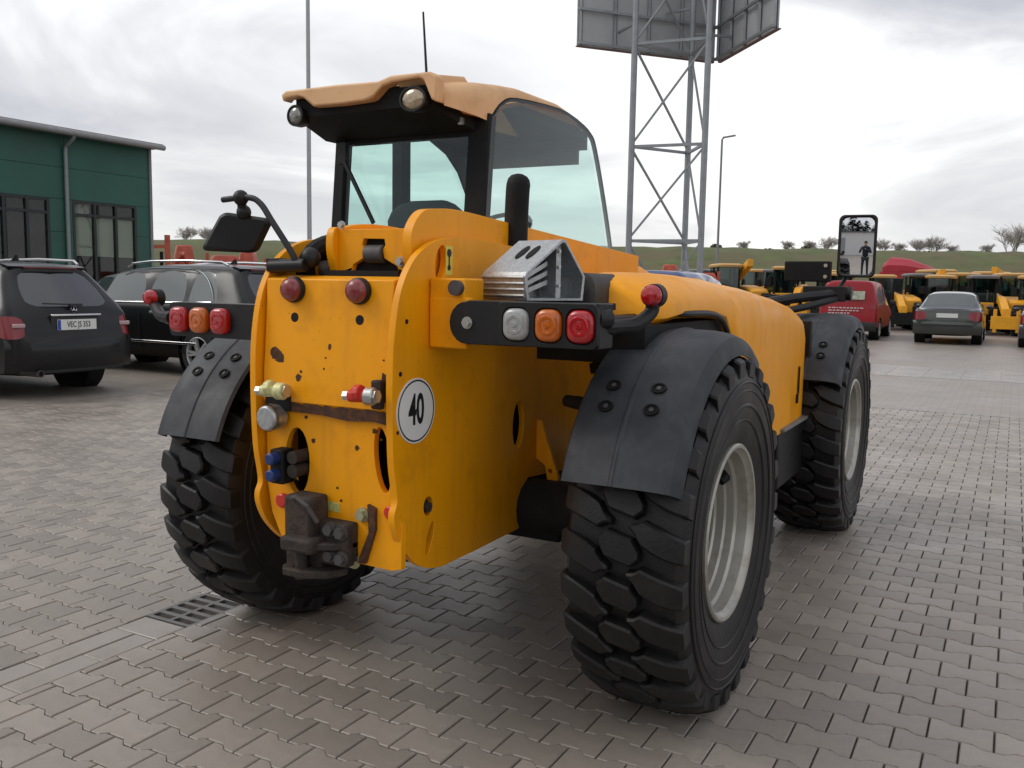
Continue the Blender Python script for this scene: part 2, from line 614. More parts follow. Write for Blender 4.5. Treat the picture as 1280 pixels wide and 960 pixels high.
def paver_geo(cx_, cy_, x0=None, x1=None):
    o = wave(0)
    if x0 is not None: o = [(max(x, x0 - cx_), y) for x, y in o]
    if x1 is not None: o = [(min(x, x1 - cx_), y) for x, y in o]
    mxx = sum(p[0] for p in o) / len(o)
    dz = rnd.uniform(-0.0012, 0.0006); tx = rnd.uniform(-0.006, 0.006); ty = rnd.uniform(-0.008, 0.008)
    lo = [(cx_ + x, cy_ + y, -0.016) for x, y in o]
    md = [(cx_ + x, cy_ + y, -0.004 + dz + tx * x + ty * y) for x, y in o]
    tp = []
    for x, y in o:
        xx = x - math.copysign(0.0032, x - mxx); yy = y - math.copysign(0.0032, y)
        tp.append((cx_ + xx, cy_ + yy, -0.0006 + dz + tx * x + ty * y))
    n = len(o)
    fs = [(i, (i + 1) % n, n + (i + 1) % n, n + i) for i in range(n)]
    fs += [(n + i, n + (i + 1) % n, 2 * n + (i + 1) % n, 2 * n + i) for i in range(n)]
    fs.append(tuple(2 * n + i for i in range(n)))
    return lo + md + tp, fs


def flat_box(b, x0, x1, y0, y1, z1, z0=-0.016, ch=0.003):
    vs = [(x0, y0, z0), (x1, y0, z0), (x1, y1, z0), (x0, y1, z0),
          (x0, y0, z1 - ch), (x1, y0, z1 - ch), (x1, y1, z1 - ch), (x0, y1, z1 - ch),
          (x0 + ch, y0 + ch, z1), (x1 - ch, y0 + ch, z1), (x1 - ch, y1 - ch, z1), (x0 + ch, y1 - ch, z1)]
    fs = [(0, 1, 5, 4), (1, 2, 6, 5), (2, 3, 7, 6), (3, 0, 4, 7), (4, 5, 9, 8), (5, 6, 10, 9), (6, 7, 11, 10), (7, 4, 8, 11), (8, 9, 10, 11)]
    b.add(vs, fs)


cells = []
fwh = V((fw.x, fw.y, 0)).normalized(); rth = V((fwh.y, -fwh.x, 0))
for j in range(NROW):
    cy_ = NY0 + (j + 0.5) * PP
    # row parity fixed so that the joints fall where they do in the yard
    k = round((cy_ + 0.69) / PP)
    off = 0.0 if k % 2 == 0 else PL / 2
    n0 = int((NX1 - NX0) / PL) + 2
    for i in range(-1, n0):
        cx_ = NX0 + off + PL / 2 + i * PL
        x0 = max(cx_ - PL / 2, NX0); x1 = min(cx_ + PL / 2, NX1)
        if x1 - x0 < 0.03: continue
        d = V((cx_, cy_, 0)) - CAM; d.z = 0
        dep = d.dot(fwh); lat = d.dot(rth)
        if dep < 1.3 or abs(lat) > 0.66 * dep + 1.2: continue
        clip = [None, None]
        if x0 > cx_ - PL / 2 + 1e-4: clip[0] = x0
        if x1 < cx_ + PL / 2 - 1e-4: clip[1] = x1
        if x1 > GX0 and x0 < GX1:
            if x0 < GX0 - 0.03: clip[1] = GX0 - 0.002
            elif x1 > GX1 + 0.03: clip[0] = GX1 + 0.002
            else: continue
        vis = dep > 2.25 and abs(lat) < 0.57 * dep and not (cx_ > -0.8 and cx_ < 1.1 and cy_ > 0.3)
        cells.append((dep if vis else dep + 100, cx_, cy_, clip))
cells.sort(key=lambda q: q[0])
big = MB()
shared = []
cnt = 0
for q, (dep, cx_, cy_, clip) in enumerate(cells):
    if cnt < 299 and clip == [None, None]:
        if len(shared) < 10:
            vs, fs = paver_geo(0, 0)
            pm = bpy.data.meshes.new('paver'); pm.from_pydata(vs, [], fs); pm.materials.append(PAVE)
            shared.append(pm)
        o = bpy.data.objects.new('paver', shared[cnt % 10] if cnt >= 10 else shared[-1])
        link(o, yard); o.location = (cx_, cy_, 0)
        cnt += 1
    else:
        big.add(*paver_geo(cx_, cy_, *clip))
me = bpy.data.meshes.new('pavers'); me.from_pydata(big.v, [], big.f); me.materials.append(PAVE)
o = link(bpy.data.objects.new('pavers', me), yard); tag(o, kind='stuff')

# gutter of two rows of smooth slabs leading to the drain, and a smooth strip farther off, added for the wet sheen
gm = {}
for row in range(2):
    wx = (GX1 - GX0) / 2
    x0 = GX0 + row * wx + 0.002; x1 = x0 + wx - 0.004
    for ya, yb_ in ((NY0, DY0 - 0.165), (DY1 + 0.155, NY1 - 0.2)):
        y = ya
        first = 0.17 * row
        while y < yb_ - 0.02:
            ln = (0.33 - first) if first else 0.33
            first = 0
            if y + ln > yb_ - 0.10: ln = yb_ - y
            b = MB(); flat_box(b, -wx / 2 + 0.003, wx / 2 - 0.003, -ln / 2 + 0.002, ln / 2 - 0.002, -0.001 - 0.002 * rnd.random())
            o = b.build('gutter_slab', GUTT, yard, smooth=0)
            o.location = ((x0 + x1) / 2, y + ln / 2, 0)
            y += ln
b = MB()
flat_box(b, GX0 + 0.002, GX1 - 0.002, DY0 - 0.16, DY0 - 0.012, -0.002); flat_box(b, GX0 + 0.002, GX1 - 0.002, DY1 + 0.012, DY1 + 0.15, -0.002)
b.build('gutter_slab', GUTT, yard, smooth=0)
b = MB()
for i in range(40):  # slab strip added in place of a wet sky reflection
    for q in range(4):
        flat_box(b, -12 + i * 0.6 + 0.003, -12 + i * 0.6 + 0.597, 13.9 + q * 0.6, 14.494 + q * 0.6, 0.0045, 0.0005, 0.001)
o = b.build('wet_sheen_strip', mat('smooth_sheen_slab', (0.29, 0.26, 0.235), 0.27, var=0.06, dirt=(0.25, 0.22, 0.2), dscale=2, rvar=0.1), yard, smooth=0)
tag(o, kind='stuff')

# drain grate
DR = thing('drain_grate', 'slotted grey iron drain grate in the paving beside the left tyre', 'drain grate', ((GX0 + GX1) / 2, (DY0 + DY1) / 2, 0))
dw, dl = (GX1 - GX0) / 2 + 0.012, (DY1 - DY0) / 2
slots = []
for i in range(5):
    yy = -dl + 0.04 + i * (2 * dl - 0.08) / 4
    for sx_ in (-1, 1):
        slots.append(rrect(sx_ * 0.063 - 0.053, yy - 0.0205, sx_ * 0.063 + 0.053, yy + 0.0205, 0.008, 3))
MB().plate([(-dw, -dl), (dw, -dl), (dw, dl), (-dw, dl)], slots, ZP, -0.03, -0.001).build('grate', mat('drain_iron', (0.15, 0.145, 0.14), 0.5, 0.2, var=0.15, dirt=(0.12, 0.10, 0.08), dscale=14), DR, bevel=0.002)
MB().box((0, 0, -0.045), (2 * dw, 2 * dl, 0.02)).build('shaft', HOLE, DR)

# ------------------------------------------------------------------ the telehandler
TH = thing('telehandler', 'large yellow telehandler with a 40 speed sign and big black tyres filling the foreground', 'telehandler')
R0, ZC = 0.64, 0.62

# ---- wheels
def tyre_mesh():
    b = MB()
    H = 0.042
    prof = [(-0.186, 0.302), (-0.196, 0.320), (-0.212, 0.375), (-0.234, 0.46), (-0.232, 0.53), (-0.220, 0.575), (-0.200, 0.598), (-0.12, R0 - H + 0.001), (0, R0 - H + 0.003),
            (0.12, R0 - H + 0.001), (0.200, 0.598), (0.220, 0.575), (0.232, 0.53), (0.234, 0.46), (0.212, 0.375), (0.196, 0.320), (0.186, 0.302)]
    b.lathe(prof, (0, 0, 0), 'x', 72)
    # fine ring on the sidewall
    for s in (-1, 1):
        for r_ in (0.505, 0.535, 0.40):
            b.lathe([(s * (0.2318 if r_ > 0.45 else 0.218), r_ - 0.004), (s * (0.2365 if r_ > 0.45 else 0.2235), r_), (s * (0.2318 if r_ > 0.45 else 0.219), r_ + 0.004)], (0, 0, 0), 'x', 72)
        b.lathe([(s * 0.2315, 0.445), (s * 0.2365, 0.45), (s * 0.2365, 0.456), (s * 0.2325, 0.461)], (0, 0, 0), 'x', 72)

    b.v = [(x * 0.87, y, z) for x, y, z in b.v]

    def top(v):
        return R0 - 0.050 * abs(v / 0.2235) ** 3.6

    def lug(th0, st, n):
        """st: list of (v across, u along centre, half width along); raised block following the carcass"""
        rows_t = []; rows_m = []; rows_b = []
        for v, u, w in st:
            u, w = u * KL, w * KL
            v = v * 0.895
            rt_ = top(v)
            rb_ = rt_ - H * (1.25 if abs(v) > 0.15 else 1.05)
            for rows, rr, ww in ((rows_t, rt_, w - 0.009), (rows_m, rt_ - 0.007, w - 0.002), (rows_b, rb_, w + 0.003)):
                line = []
                for k in (-1, -0.33, 0.33, 1):
                    a = th0 + (u + k * ww) / R0
                    line.append((v, rr * math.cos(a), rr * math.sin(a)))
                rows.append(line)
        # inset ends of the top
        vs = []; fs = []
        k = len(st)
        for ln in rows_b: vs += ln
        for ln in rows_m: vs += ln
        for i, ln in enumerate(rows_t):
            if i == 0: ln = [(x + (0.005 if st[-1][0] > st[0][0] else -0.005), y, z) for x, y, z in ln]
            vs += ln
        o = 8 * k; m = 4 * k
        for i in range(k - 1):
            for j in range(3):
                fs.append((o + i * 4 + j, o + i * 4 + j + 1, o + (i + 1) * 4 + j + 1, o + (i + 1) * 4 + j))
            for p_, q_ in ((0, m), (m, o)):
                fs.append((p_ + i * 4, q_ + i * 4, q_ + (i + 1) * 4, p_ + (i + 1) * 4))
                fs.append((p_ + i * 4 + 3, p_ + (i + 1) * 4 + 3, q_ + (i + 1) * 4 + 3, q_ + i * 4 + 3))
        for j in range(3):
            for p_, q_ in ((0, m), (m, o)):
                fs.append((p_ + j, p_ + j + 1, q_ + j + 1, q_ + j))
                fs.append((p_ + (k - 1) * 4 + j, q_ + (k - 1) * 4 + j, q_ + (k - 1) * 4 + j + 1, p_ + (k - 1) * 4 + j + 1))
        b.add(vs, fs)
    NL = 27
    KL = 23 / 27
    for i in range(NL):
        a = 2 * PI * i / NL
        pit = 2 * PI * R0 / NL
        # right shoulder bar, left shoulder bar (the tread reads the same turned half a turn), hexagonal middle block
        for s in (1, -1):
            lug(a, [(s * 0.034, s * 0.006, 0.010), (s * 0.060, s * 0.014, 0.022), (s * 0.082, s * 0.024, 0.048), (s * 0.12, s * 0.042, 0.052), (s * 0.16, s * 0.058, 0.053), (s * 0.19, s * 0.068, 0.052), (s * 0.207, s * 0.073, 0.050), (s * 0.220, s * 0.077, 0.047), (s * 0.2235, s * 0.079, 0.042)], 3)
        lug(a + 0.5 * pit / R0, [(-0.074, -0.020, 0.018), (-0.046, -0.012, 0.052), (0.046, 0.012, 0.052), (0.074, 0.020, 0.018)], 3)
    # shoulder: close off the block ends down the sidewall
    return b.mesh('tyre', 26)


TYRE_ME = tyre_mesh(); TYRE_ME.materials.append(RUB)


def rim_mesh():
    b = MB()
    b.lathe([(0.158, 0.305), (0.168, 0.316), (0.178, 0.316), (0.184, 0.309), (0.182, 0.300), (0.170, 0.295), (0.160, 0.284), (0.138, 0.281), (0.122, 0.279), (0.112, 0.270), (0.084, 0.267), (0.076, 0.259), (0.048, 0.256), (0.040, 0.249), (0.004, 0.245),
             (-0.004, 0.236), (-0.012, 0.220), (0.004, 0.192), (0.012, 0.159), (0.006, 0.140), (0.004, 0.137), (0.004, 0.000)], (0, 0, 0), 'x', 56)
    b.lathe([(-0.165, 0.306), (-0.165, 0.29), (-0.02, 0.27), (-0.02, 0.10)], (0, 0, 0), 'x', 40)
    return b.mesh('rim', 30)


RIM_ME = rim_mesh(); RIM_ME.materials.append(RIM)


def make_wheel():
    w = bpy.data.objects.new('wheel', TYRE_ME); link(w, TH)
    link(bpy.data.objects.new('rim', RIM_ME), w)
    b = MB()
    b.lathe([(0.004, 0.125), (0.055, 0.118), (0.075, 0.10), (0.082, 0.06), (0.082, 0)], (0, 0, 0), 'x', 28)
    b.build('hub', IRON, w)
    for i in range(10):
        b = MB()
        a = 2 * PI * i / 10
        p = V((0.006, 0.178 * math.cos(a), 0.178 * math.sin(a)))
        b.cyl(p, p + V((0.03, 0, 0)), 0.017, 6)
        b.build('wheel_nut', IRON, w, smooth=20)
    b = MB()
    b.tube([(0.06, 0.20, 0.10), (0.10, 0.19, 0.115), (0.115, 0.165, 0.12), (0.105, 0.14, 0.115)], [0.012, 0.02, 0.02, 0.016], 8)
    b.cyl((0.0, 0.2, 0.1), (0.065, 0.2, 0.1), 0.01, 8)
    b.build('valve_hook', MATB, w)
    return w


w0 = make_wheel()
for (x, y, rz, rx) in ((0.922, 0, 0, 0.35), (-0.912, 0, PI, 0.1), (0.918, 2.75, 0, 1.0), (-0.905, 2.75, PI, 0.2)):
    w = w0 if (x > 0 and y == 0) else copy_tree(w0, TH)
    w.location = (x, y, ZC)
    w.rotation_euler = (rx, 0, rz)

# ---- axles, chassis belly
for y in (0, 2.75):
    b = MB()
    b.tube([(-0.80, y, ZC), (-0.6, y, ZC), (-0.3, y, ZC - 0.01), (0, y, ZC - 0.02), (0.3, y, ZC - 0.01), (0.6, y, ZC), (0.80, y, ZC)], [0.14, 0.10, 0.11, 0.17, 0.11, 0.10, 0.14], 16)
    b.build('axle', MATB, TH)
b = MB()
b.box((0, 1.35, 0.72), (0.50, 3.1, 0.34))
b.box((0, 0.2, 1.05), (0.5, 1.1, 0.5))
b.box((0.0, 0.12, 0.58), (0.84, 0.22, 0.22))
b.box((0.42, 0.5, 0.60), (0.30, 0.5, 0.2))
b.build('chassis_frame', MATB, TH, bevel=0.01)

# ---- the two big yellow side plates
out_ = smooth_line([(-0.45, 1.63), (-0.62, 1.625), (-0.73, 1.595), (-0.81, 1.54), (-0.865, 1.46), (-0.895, 1.36), (-0.91, 1.24), (-0.912, 1.08), (-0.905, 0.93), (-0.89, 0.845), (-0.885, 0.80), (-0.90, 0.765), (-0.895, 0.72), (-0.86, 0.655), (-0.79, 0.585), (-0.71, 0.545), (-0.63, 0.53)], 4)
out_ += [V(p) for p in ((-0.42, 0.53), (-0.10, 0.535), (-0.055, 0.555), (-0.045, 0.63), (-0.06, 0.69), (-0.02, 0.725), (0.10, 0.715), (0.30, 0.70), (0.52, 0.71), (0.66, 0.80), (0.70, 1.0), (0.70, 1.22), (0.62, 1.42), (0.36, 1.54), (0.0, 1.61))]
OUT = [(p[0], p[1]) for p in out_]
holesR = [circ(-0.105, 0.945, 0.5, 20, 0.092, 0.185, -0.03), circ(-0.715, 0.755, 0.027, 16, 1, 1.2), circ(-0.705, 0.645, 0.5, 16, 0.034, 0.115, -0.35), circ(-0.652, 1.545, 0.5, 18, 0.062, 0.115, -0.25)]
for sgn in (1, -1):
    b = MB()
    b.plate(OUT, holesR, lambda u, v, w, s=sgn: (s * w, u, v), 0.268, 0.292)
    sp = b.build('side_plate', YEL, TH, bevel=0.005)
    # rims welded behind the holes
    hexbolt((sgn * 0.272, -0.715, 0.752), 0.017, 0.026, (sgn, 0, 0), sp, RUST)
    if sgn > 0:
        for (y, z, r) in ((-0.84, 1.36, 0.008), (-0.872, 1.20, 0.008), (-0.02, 0.575, 0.012), (-0.885, 1.02, 0.006)):
            b = MB(); b.cyl((0.2915, y, z), (0.2935, y, z), r, 10)
            b.build('screw_hole', HOLE, sp)
        b = MB().plate([(-0.625, 1.505), (-0.585, 1.505), (-0.585, 1.60), (-0.625, 1.60)], [], XP, 0.2922, 0.2932)
        b.build('warning_label', YLAB, sp)
        b = MB()
        b.plate(circ(-0.605, 1.577, 0.014, 10), [], XP, 0.2934, 0.2938)
        b.plate(circ(-0.605, 1.53, 0.010, 10), [], XP, 0.2934, 0.2938)
        b.plate([(-0.609, 1.53), (-0.601, 1.53), (-0.601, 1.575), (-0.609, 1.575)], [], XP, 0.2934, 0.2939)
        b.build('label_print', INK, sp)
        # gusset near the fender
        b = MB().plate([(0.293, 0.945), (0.312, 0.94), (0.392, 0.725), (0.392, 0.70), (0.345, 0.70), (0.332, 0.765), (0.293, 0.79)], [circ(0.355, 0.745, 0.010, 10)], YP, 0.045, 0.065)
        b.build('gusset', YEL, TH, bevel=0.003)

# ---- speed sign on the right plate
sg = MB().plate(circ(-0.79, 1.078, 0.104, 40), [], XP, 0.2925, 0.2955).build('speed_sign', WHITE, TH, smooth=30)
MB().plate(circ(-0.79, 1.078, 0.0985, 40), [circ(-0.79, 1.078, 0.0935, 40)], XP, 0.2956, 0.2962).build('ring', INK, sg)
text_obj('40', 0.135, INK, sg, (0.2958, -0.79, 1.078), (PI / 2, 0, PI / 2), 'numeral', 0.62, 0.0035)

# ---- rear panel between the plates (upper cover, folded), lower plate with ovals
prof = [(-0.80, 1.497), (-0.862, 1.485), (-0.872, 1.33), (-0.884, 1.18), (-0.888, 1.085), (-0.874, 1.066), (-0.845, 1.05), (-0.835, 1.06), (-0.86, 1.09), (-0.855, 1.18), (-0.845, 1.33), (-0.83, 1.465), (-0.80, 1.475)]
b = MB().loft([[(x, y, z) for y, z in prof] for x in (-0.259, 0.259)])
up_ = b.build('rear_cover', YEL, TH, bevel=0.004)
b = MB()
lo_out = [(-0.259, 1.055), (-0.259, 0.80), (-0.24, 0.70), (-0.20, 0.62), (-0.16, 0.585), (0.26, 0.575), (0.298, 0.585), (0.300, 0.72), (0.259, 0.80), (0.259, 1.055)]
b.plate(lo_out, [circ(-0.125, 0.885, 0.5, 24, 0.105, 0.225), circ(0.225, 0.925, 0.5, 24, 0.062, 0.21, 0.12)], YP, -0.872, -0.848)
lowp = b.build('lower_plate', YEL, TH, bevel=0.003)
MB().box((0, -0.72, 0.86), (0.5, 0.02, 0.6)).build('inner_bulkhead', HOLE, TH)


def blob(b, cx_, cz_, r, y, n=14, sx=1, sz=1, jag=0.35):
    o = []
    for i in range(n):
        a = 2 * PI * i / n
        q = r * (1 - jag * rnd.random())
        o.append((cx_ + q * sx * math.cos(a), cz_ + q * sz * math.sin(a)))
    b.plate(o, [], YP, y - 0.0012, y + 0.003)


def cov_y(z):
    P = [(1.485, -0.862), (1.33, -0.872), (1.18, -0.884), (1.085, -0.888)]
    for (z1, y1), (z0, y0) in zip(P, P[1:]):
        if z0 <= z <= z1: return y0 + (y1 - y0) * (z - z0) / (z1 - z0)
    return -0.888


# bare rusty spots where the paint has come off
for (x, z, r, sx_, sz_) in ((-0.205, 1.235, 0.030, 1, 1.0), (-0.19, 1.225, 0.018, 1.2, 1.4), (-0.105, 1.165, 0.014, 1, 1.1), (0.02, 1.27, 0.009, 0.8, 1.4), (0.005, 1.235, 0.004, 1, 1), (0.0, 1.20, 0.004, 1, 1), (-0.095, 1.185, 0.006, 1, 1),
                            (0.243, 1.165, 0.028, 0.5, 1.7), (0.232, 1.125, 0.03, 0.75, 1.0), (-0.22, 1.095, 0.012, 1.6, 0.5), (0.235, 1.24, 0.004, 1, 1)):
    b = MB(); blob(b, x, z, r, cov_y(z), 14, sx_, sz_); b.build('rust_spot', CHIP, up_, smooth=0)
b = MB()
o = [(-0.15, 1.052)]
for i in range(24):
    o.append((-0.15 + 0.405 * i / 23, 1.072 + 0.012 * rnd.random()))
o += [(0.255, 1.040), (0.2, 1.047), (0.1, 1.040), (0.0, 1.050)]
b.plate(list(reversed(o)), [], YP, -0.889, -0.866)
b.build('rust_band', CHIP, up_, smooth=0)
for (x, z, r) in ((-0.085, 1.035, 0.008), (0.195, 1.015, 0.011), (-0.055, 0.96, 0.010), (0.125, 0.955, 0.011), (0.045, 0.815, 0.006), (0.06, 0.775, 0.006), (0.22, 0.99, 0.005)):
    b = MB(); blob(b, x, z, r, -0.872, 12); b.build('rust_spot', CHIP, lowp, smooth=0)
for x in (-0.132, 0.135):
    MB().cyl((x, cov_y(1.36) - 0.001, 1.36), (x, cov_y(1.36) + 0.004, 1.36), 0.016, 14).build('screw_hole', HOLE, up_)
    # round red marker lamps at the top edge
    lm_ = MB().lathe([(0, 0.042), (-0.018, 0.042), (-0.022, 0.037)], (x, -0.864, 1.45), 'y', 24).build('marker_lamp', BLK, TH)
    MB().lathe([(-0.018, 0.038), (-0.034, 0.036), (-0.044, 0.028), (-0.049, 0.014), (-0.050, 0)], (x, -0.864, 1.45), 'y', 24).build('lens', REDD, lm_)

# couplings
def coupling(x, z, m, cap):
    c = MB().cyl((x + 0.035, -0.95, z), (x + 0.066, -0.945, z), 0.028, 14).build('coupling', STEEL if cap else GRNW, TH, bevel=0.004)
    b = MB()
    b.cyl((x - 0.022, -0.955, z - 0.002), (x + 0.036, -0.95, z), 0.020, 12)
    b.cyl((x, -0.955, z + 0.008), (x + 0.024, -0.955, z + 0.010), 0.026, 8)
    b.build('collar', m, c, smooth=30, bevel=0.003)
    b = MB()
    b.cyl((x - 0.042, -0.957, z - 0.003), (x - 0.02, -0.955, z - 0.002), 0.016, 6)
    b.cyl((x + 0.02, -0.94, z), (x + 0.02, -0.86, z - 0.005), 0.02, 12)
    b.cyl((x + 0.055, -0.945, z), (x + 0.076, -0.945, z), 0.021, 6)
    b.build('nut', STEEL, c, smooth=25)
    return c


coupling(-0.175, 1.125, GRNW, False)
coupling(0.185, 1.135, REDP, True)
MB().box((0.228, -0.90, 1.135), (0.035, 0.03, 0.09)).build('coupling_bracket', RUST, TH, bevel=0.006)
# trailer socket
sk = MB().lathe([(0, 0.042), (-0.055, 0.042), (-0.062, 0.036), (-0.062, 0)], (-0.195, -0.885, 1.03), 'y', 24).build('trailer_socket', GALV, TH, bevel=0.002)
MB().lathe([(-0.03, 0.046), (-0.045, 0.046)], (-0.195, -0.885, 1.03), 'y', 24).build('ring', STEEL, sk)
MB().box((-0.19, -0.884, 1.078), (0.11, 0.02, 0.05)).build('socket_plate', MATB, TH, bevel=0.004)
# hydraulic couplers with blue caps
cp = MB().box((-0.165, -0.90, 0.87), (0.055, 0.06, 0.115)).build('valve_block', MATB, TH, bevel=0.006)
for z in (0.90, 0.845):
    MB().lathe([(0, 0.02), (-0.03, 0.02), (-0.034, 0.015), (-0.034, 0)], (-0.165, -0.93, z), 'y', 14).build('blue_cap', BLUE, cp)
for z in (0.905, 0.86):
    MB().cyl((-0.105, -0.92, z), (-0.105, -0.84, z), 0.022, 12).build('coupler', RUST, cp)
MB().tube([(-0.12, -0.80, 0.98), (-0.11, -0.83, 0.88), (-0.12, -0.80, 0.78)], 0.016, 8).build('hose', BLK, TH)
for (x, z, r) in ((-0.185, 0.745, 0.024), (0.262, 0.765, 0.021)):
    MB().lathe([(0, r), (-0.014, r), (-0.018, r * 0.8), (-0.018, 0)], (x, -0.873, z), 'y', 18).build('red_plug', REDP, lowp)
lb = MB().plate([(-0.02, 0.738), (0.055, 0.735), (0.055, 0.765), (-0.02, 0.768)], [], YP, -0.8735, -0.8725).build('type_label', mat('green_label', (0.55, 0.55, 0.18), 0.5, var=0.3, vscale=80), lowp)

# tow hitch: rusty block, jaw plates, bolts
h = MB()
h.box((-0.075, -0.925, 0.715), (0.115, 0.09, 0.16))
h.box((-0.055, -0.95, 0.645), (0.13, 0.11, 0.05))
ht = h.build('tow_hitch', RUST, TH, bevel=0.012)
MB().plate([(-0.135, -0.885), (-0.135, -0.975), (-0.11, -1.0), (-0.03, -1.0), (0.055, -0.95), (0.095, -0.90), (0.095, -0.875)], [circ(-0.08, -0.945, 0.024, 14)], ZP, 0.632, 0.654).build('jaw_plate', RUST, ht, bevel=0.004)
MB().plate([(-0.145, -0.885), (-0.145, -0.96), (-0.12, -0.99), (-0.04, -0.99), (0.03, -0.95), (0.06, -0.88)], [circ(-0.08, -0.945, 0.024, 14)], ZP, 0.535, 0.56).build('jaw_plate', RUST, ht, bevel=0.004)
MB().cyl((-0.08, -0.945, 0.52), (-0.08, -0.945, 0.79), 0.022, 14).build('tow_pin', RUST, ht)
MB().box((0.035, -0.90, 0.645), (0.12, 0.06, 0.14)).build('hitch_block', RUST, ht, bevel=0.008)
MB().box((-0.09, -0.90, 0.585), (0.15, 0.05, 0.10)).build('hitch_back', RUST, ht, bevel=0.006)
for (x, z) in ((0.03, 0.695), (0.075, 0.69), (0.03, 0.61), (0.075, 0.605)):
    hexbolt((x, -0.93, z), 0.018, 0.022, (0, -1, 0), ht, IRON)
ht.location.x += 0.035
MB().tube([(-0.09, -0.97, 0.79), (-0.06, -0.99, 0.80), (-0.02, -0.985, 0.775), (0.0, -0.96, 0.72)], 0.008, 8).build('pin_handle', IRON, ht)
# rusty strap and bolts on the lower plate
MB().add(*(lambda P: ([(x, y, z) for y in (-0.885, -0.87) for x, z in P], [(0, 1, 2, 3, 4, 5), (6, 11, 10, 9, 8, 7)] + [(i, i + 6, (i + 1) % 6 + 6, (i + 1) % 6) for i in range(6)]))(
    [(0.175, 0.78), (0.205, 0.77), (0.205, 0.70), (0.165, 0.585), (0.135, 0.585), (0.180, 0.69)])).build('rusty_strap', CHIP, lowp, smooth=20)
for (x, z) in ((0.150, 0.742), (0.115, 0.583)):
    hexbolt((x, -0.873, z), 0.018, 0.022, (0, -1, 0), lowp, mat('zinc_bolt', (0.45, 0.44, 0.28), 0.45, 0.6, var=0.2, vscale=60))

# ---- boom: pivot head between the plates, tube running forward
def cheek(sgn, x0, x1, z1, name='boom_cheek'):
    x0 += 0.055; x1 += 0.055
    o = smooth_line([(-0.74, 1.50), (-0.765, 1.58), (-0.755, 1.65), (-0.70, z1 - 0.015), (-0.62, z1), (-0.48, z1 + 0.005), (-0.2, z1 - 0.01)], 4)
    o += [V(p) for p in ((0.5, z1 - 0.05), (1.2, z1 - 0.09), (1.2, 1.36), (-0.2, 1.36), (-0.66, 1.40))]
    return MB().plate([(p[0], p[1]) for p in o], [], XP, x0, x1).build(name, YEL, TH, bevel=0.006)


cheek(-1, -0.145, -0.115, 1.675)
cheek(1, 0.165, 0.20, 1.72)
b = MB()
b.loft([[(x, y, z) for x, z in rrect(-0.062, 1.35, 0.222, zt, 0.05, 4)] for y, zt in ((-0.70, 1.645), (0.2, 1.66), (1.4, 1.585), (2.2, 1.40), (3.35, 1.18))])
bm_ = b.build('boom', YEL, TH, smooth=35)
MB().plate([(-0.06, 1.515), (0.22, 1.515), (0.22, 1.65), (-0.06, 1.65)], [[(-0.005, 1.5165), (0.185, 1.5165), (0.18, 1.53), (0.128, 1.555), (0.122, 1.585), (0.132, 1.598), (0.128, 1.618), (0.045, 1.620), (0.038, 1.600), (0.048, 1.587), (0.045, 1.557), (0.0, 1.535)]], YP, -0.735, -0.712).build('boom_end_plate', YEL, TH, bevel=0.004)
MB().box((0.09, -0.7045, 1.565), (0.22, 0.006, 0.13)).build('boom_opening', HOLE, TH)
MB().cyl((0.05, -0.722, 1.57), (0.122, -0.722, 1.57), 0.030, 16).build('boom_roller', IRON, TH, bevel=0.004)
hexbolt((0.195, -0.735, 1.545), 0.012, 0.018, (0, -1, 0), TH, STEEL)
hexbolt((-0.045, -0.735, 1.665), 0.01, 0.014, (0, -1, 0), TH, STEEL)
MB().cyl((-0.26, -0.55, 1.52), (0.26, -0.55, 1.52), 0.055, 20).build('boom_pivot_pin', IRON, TH)
b = MB()
b.tube(smooth_line([(-0.20, -0.72, 1.46), (-0.19, -0.75, 1.53), (-0.15, -0.70, 1.60), (-0.16, -0.4, 1.62), (-0.18, 0.2, 1.56)], 5), 0.033, 10)
b.tube(smooth_line([(-0.235, -0.70, 1.46), (-0.23, -0.72, 1.52), (-0.20, -0.66, 1.57), (-0.2, -0.3, 1.58), (-0.2, 0.3, 1.5)], 5), 0.022, 10)
b.build('hose_bundle', MATB, TH)
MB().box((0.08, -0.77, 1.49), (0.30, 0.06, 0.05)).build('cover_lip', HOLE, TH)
b = MB()
b.cyl((-0.26, -0.845, 1.525), (-0.12, -0.83, 1.53), 0.022, 12)
b.box((-0.255, -0.80, 1.53), (0.05, 0.09, 0.045))
b.ball((-0.125, -0.80, 1.555), 0.035, 12, 8)
b.build('mirror_clamp', BLK, TH, bevel=0.003)
# boom head and carriage at the front
b = MB()
b.box((0.08, 3.45, 0.92), (0.22, 0.26, 0.60))
b.box((0.025, 3.64, 0.72), (1.1, 0.06, 0.5))
b.build('boom_head', MATB, TH, bevel=0.01)
for x in (-0.3, 0.35):
    MB().loft([[(x - 0.05, y, 0.45), (x + 0.05, y, 0.45), (x + 0.05, y, zz), (x - 0.05, y, zz)] for y, zz in ((3.67, 0.50), (4.7, 0.465))]).build('fork', RUST, TH)

# ---- rear light bars
def lamp_block(b, x0, x1, z0, z1, y0, y1, r):
    b.loft([[(x, y, z) for x, z in rrect(x0 + i, z0 + i, x1 - i, z1 - i, r - i, 4)] for y, i in ((y0, 0), (y1, 0), (y1 - 0.008, 0.006), (y1 - 0.011, 0.014))])


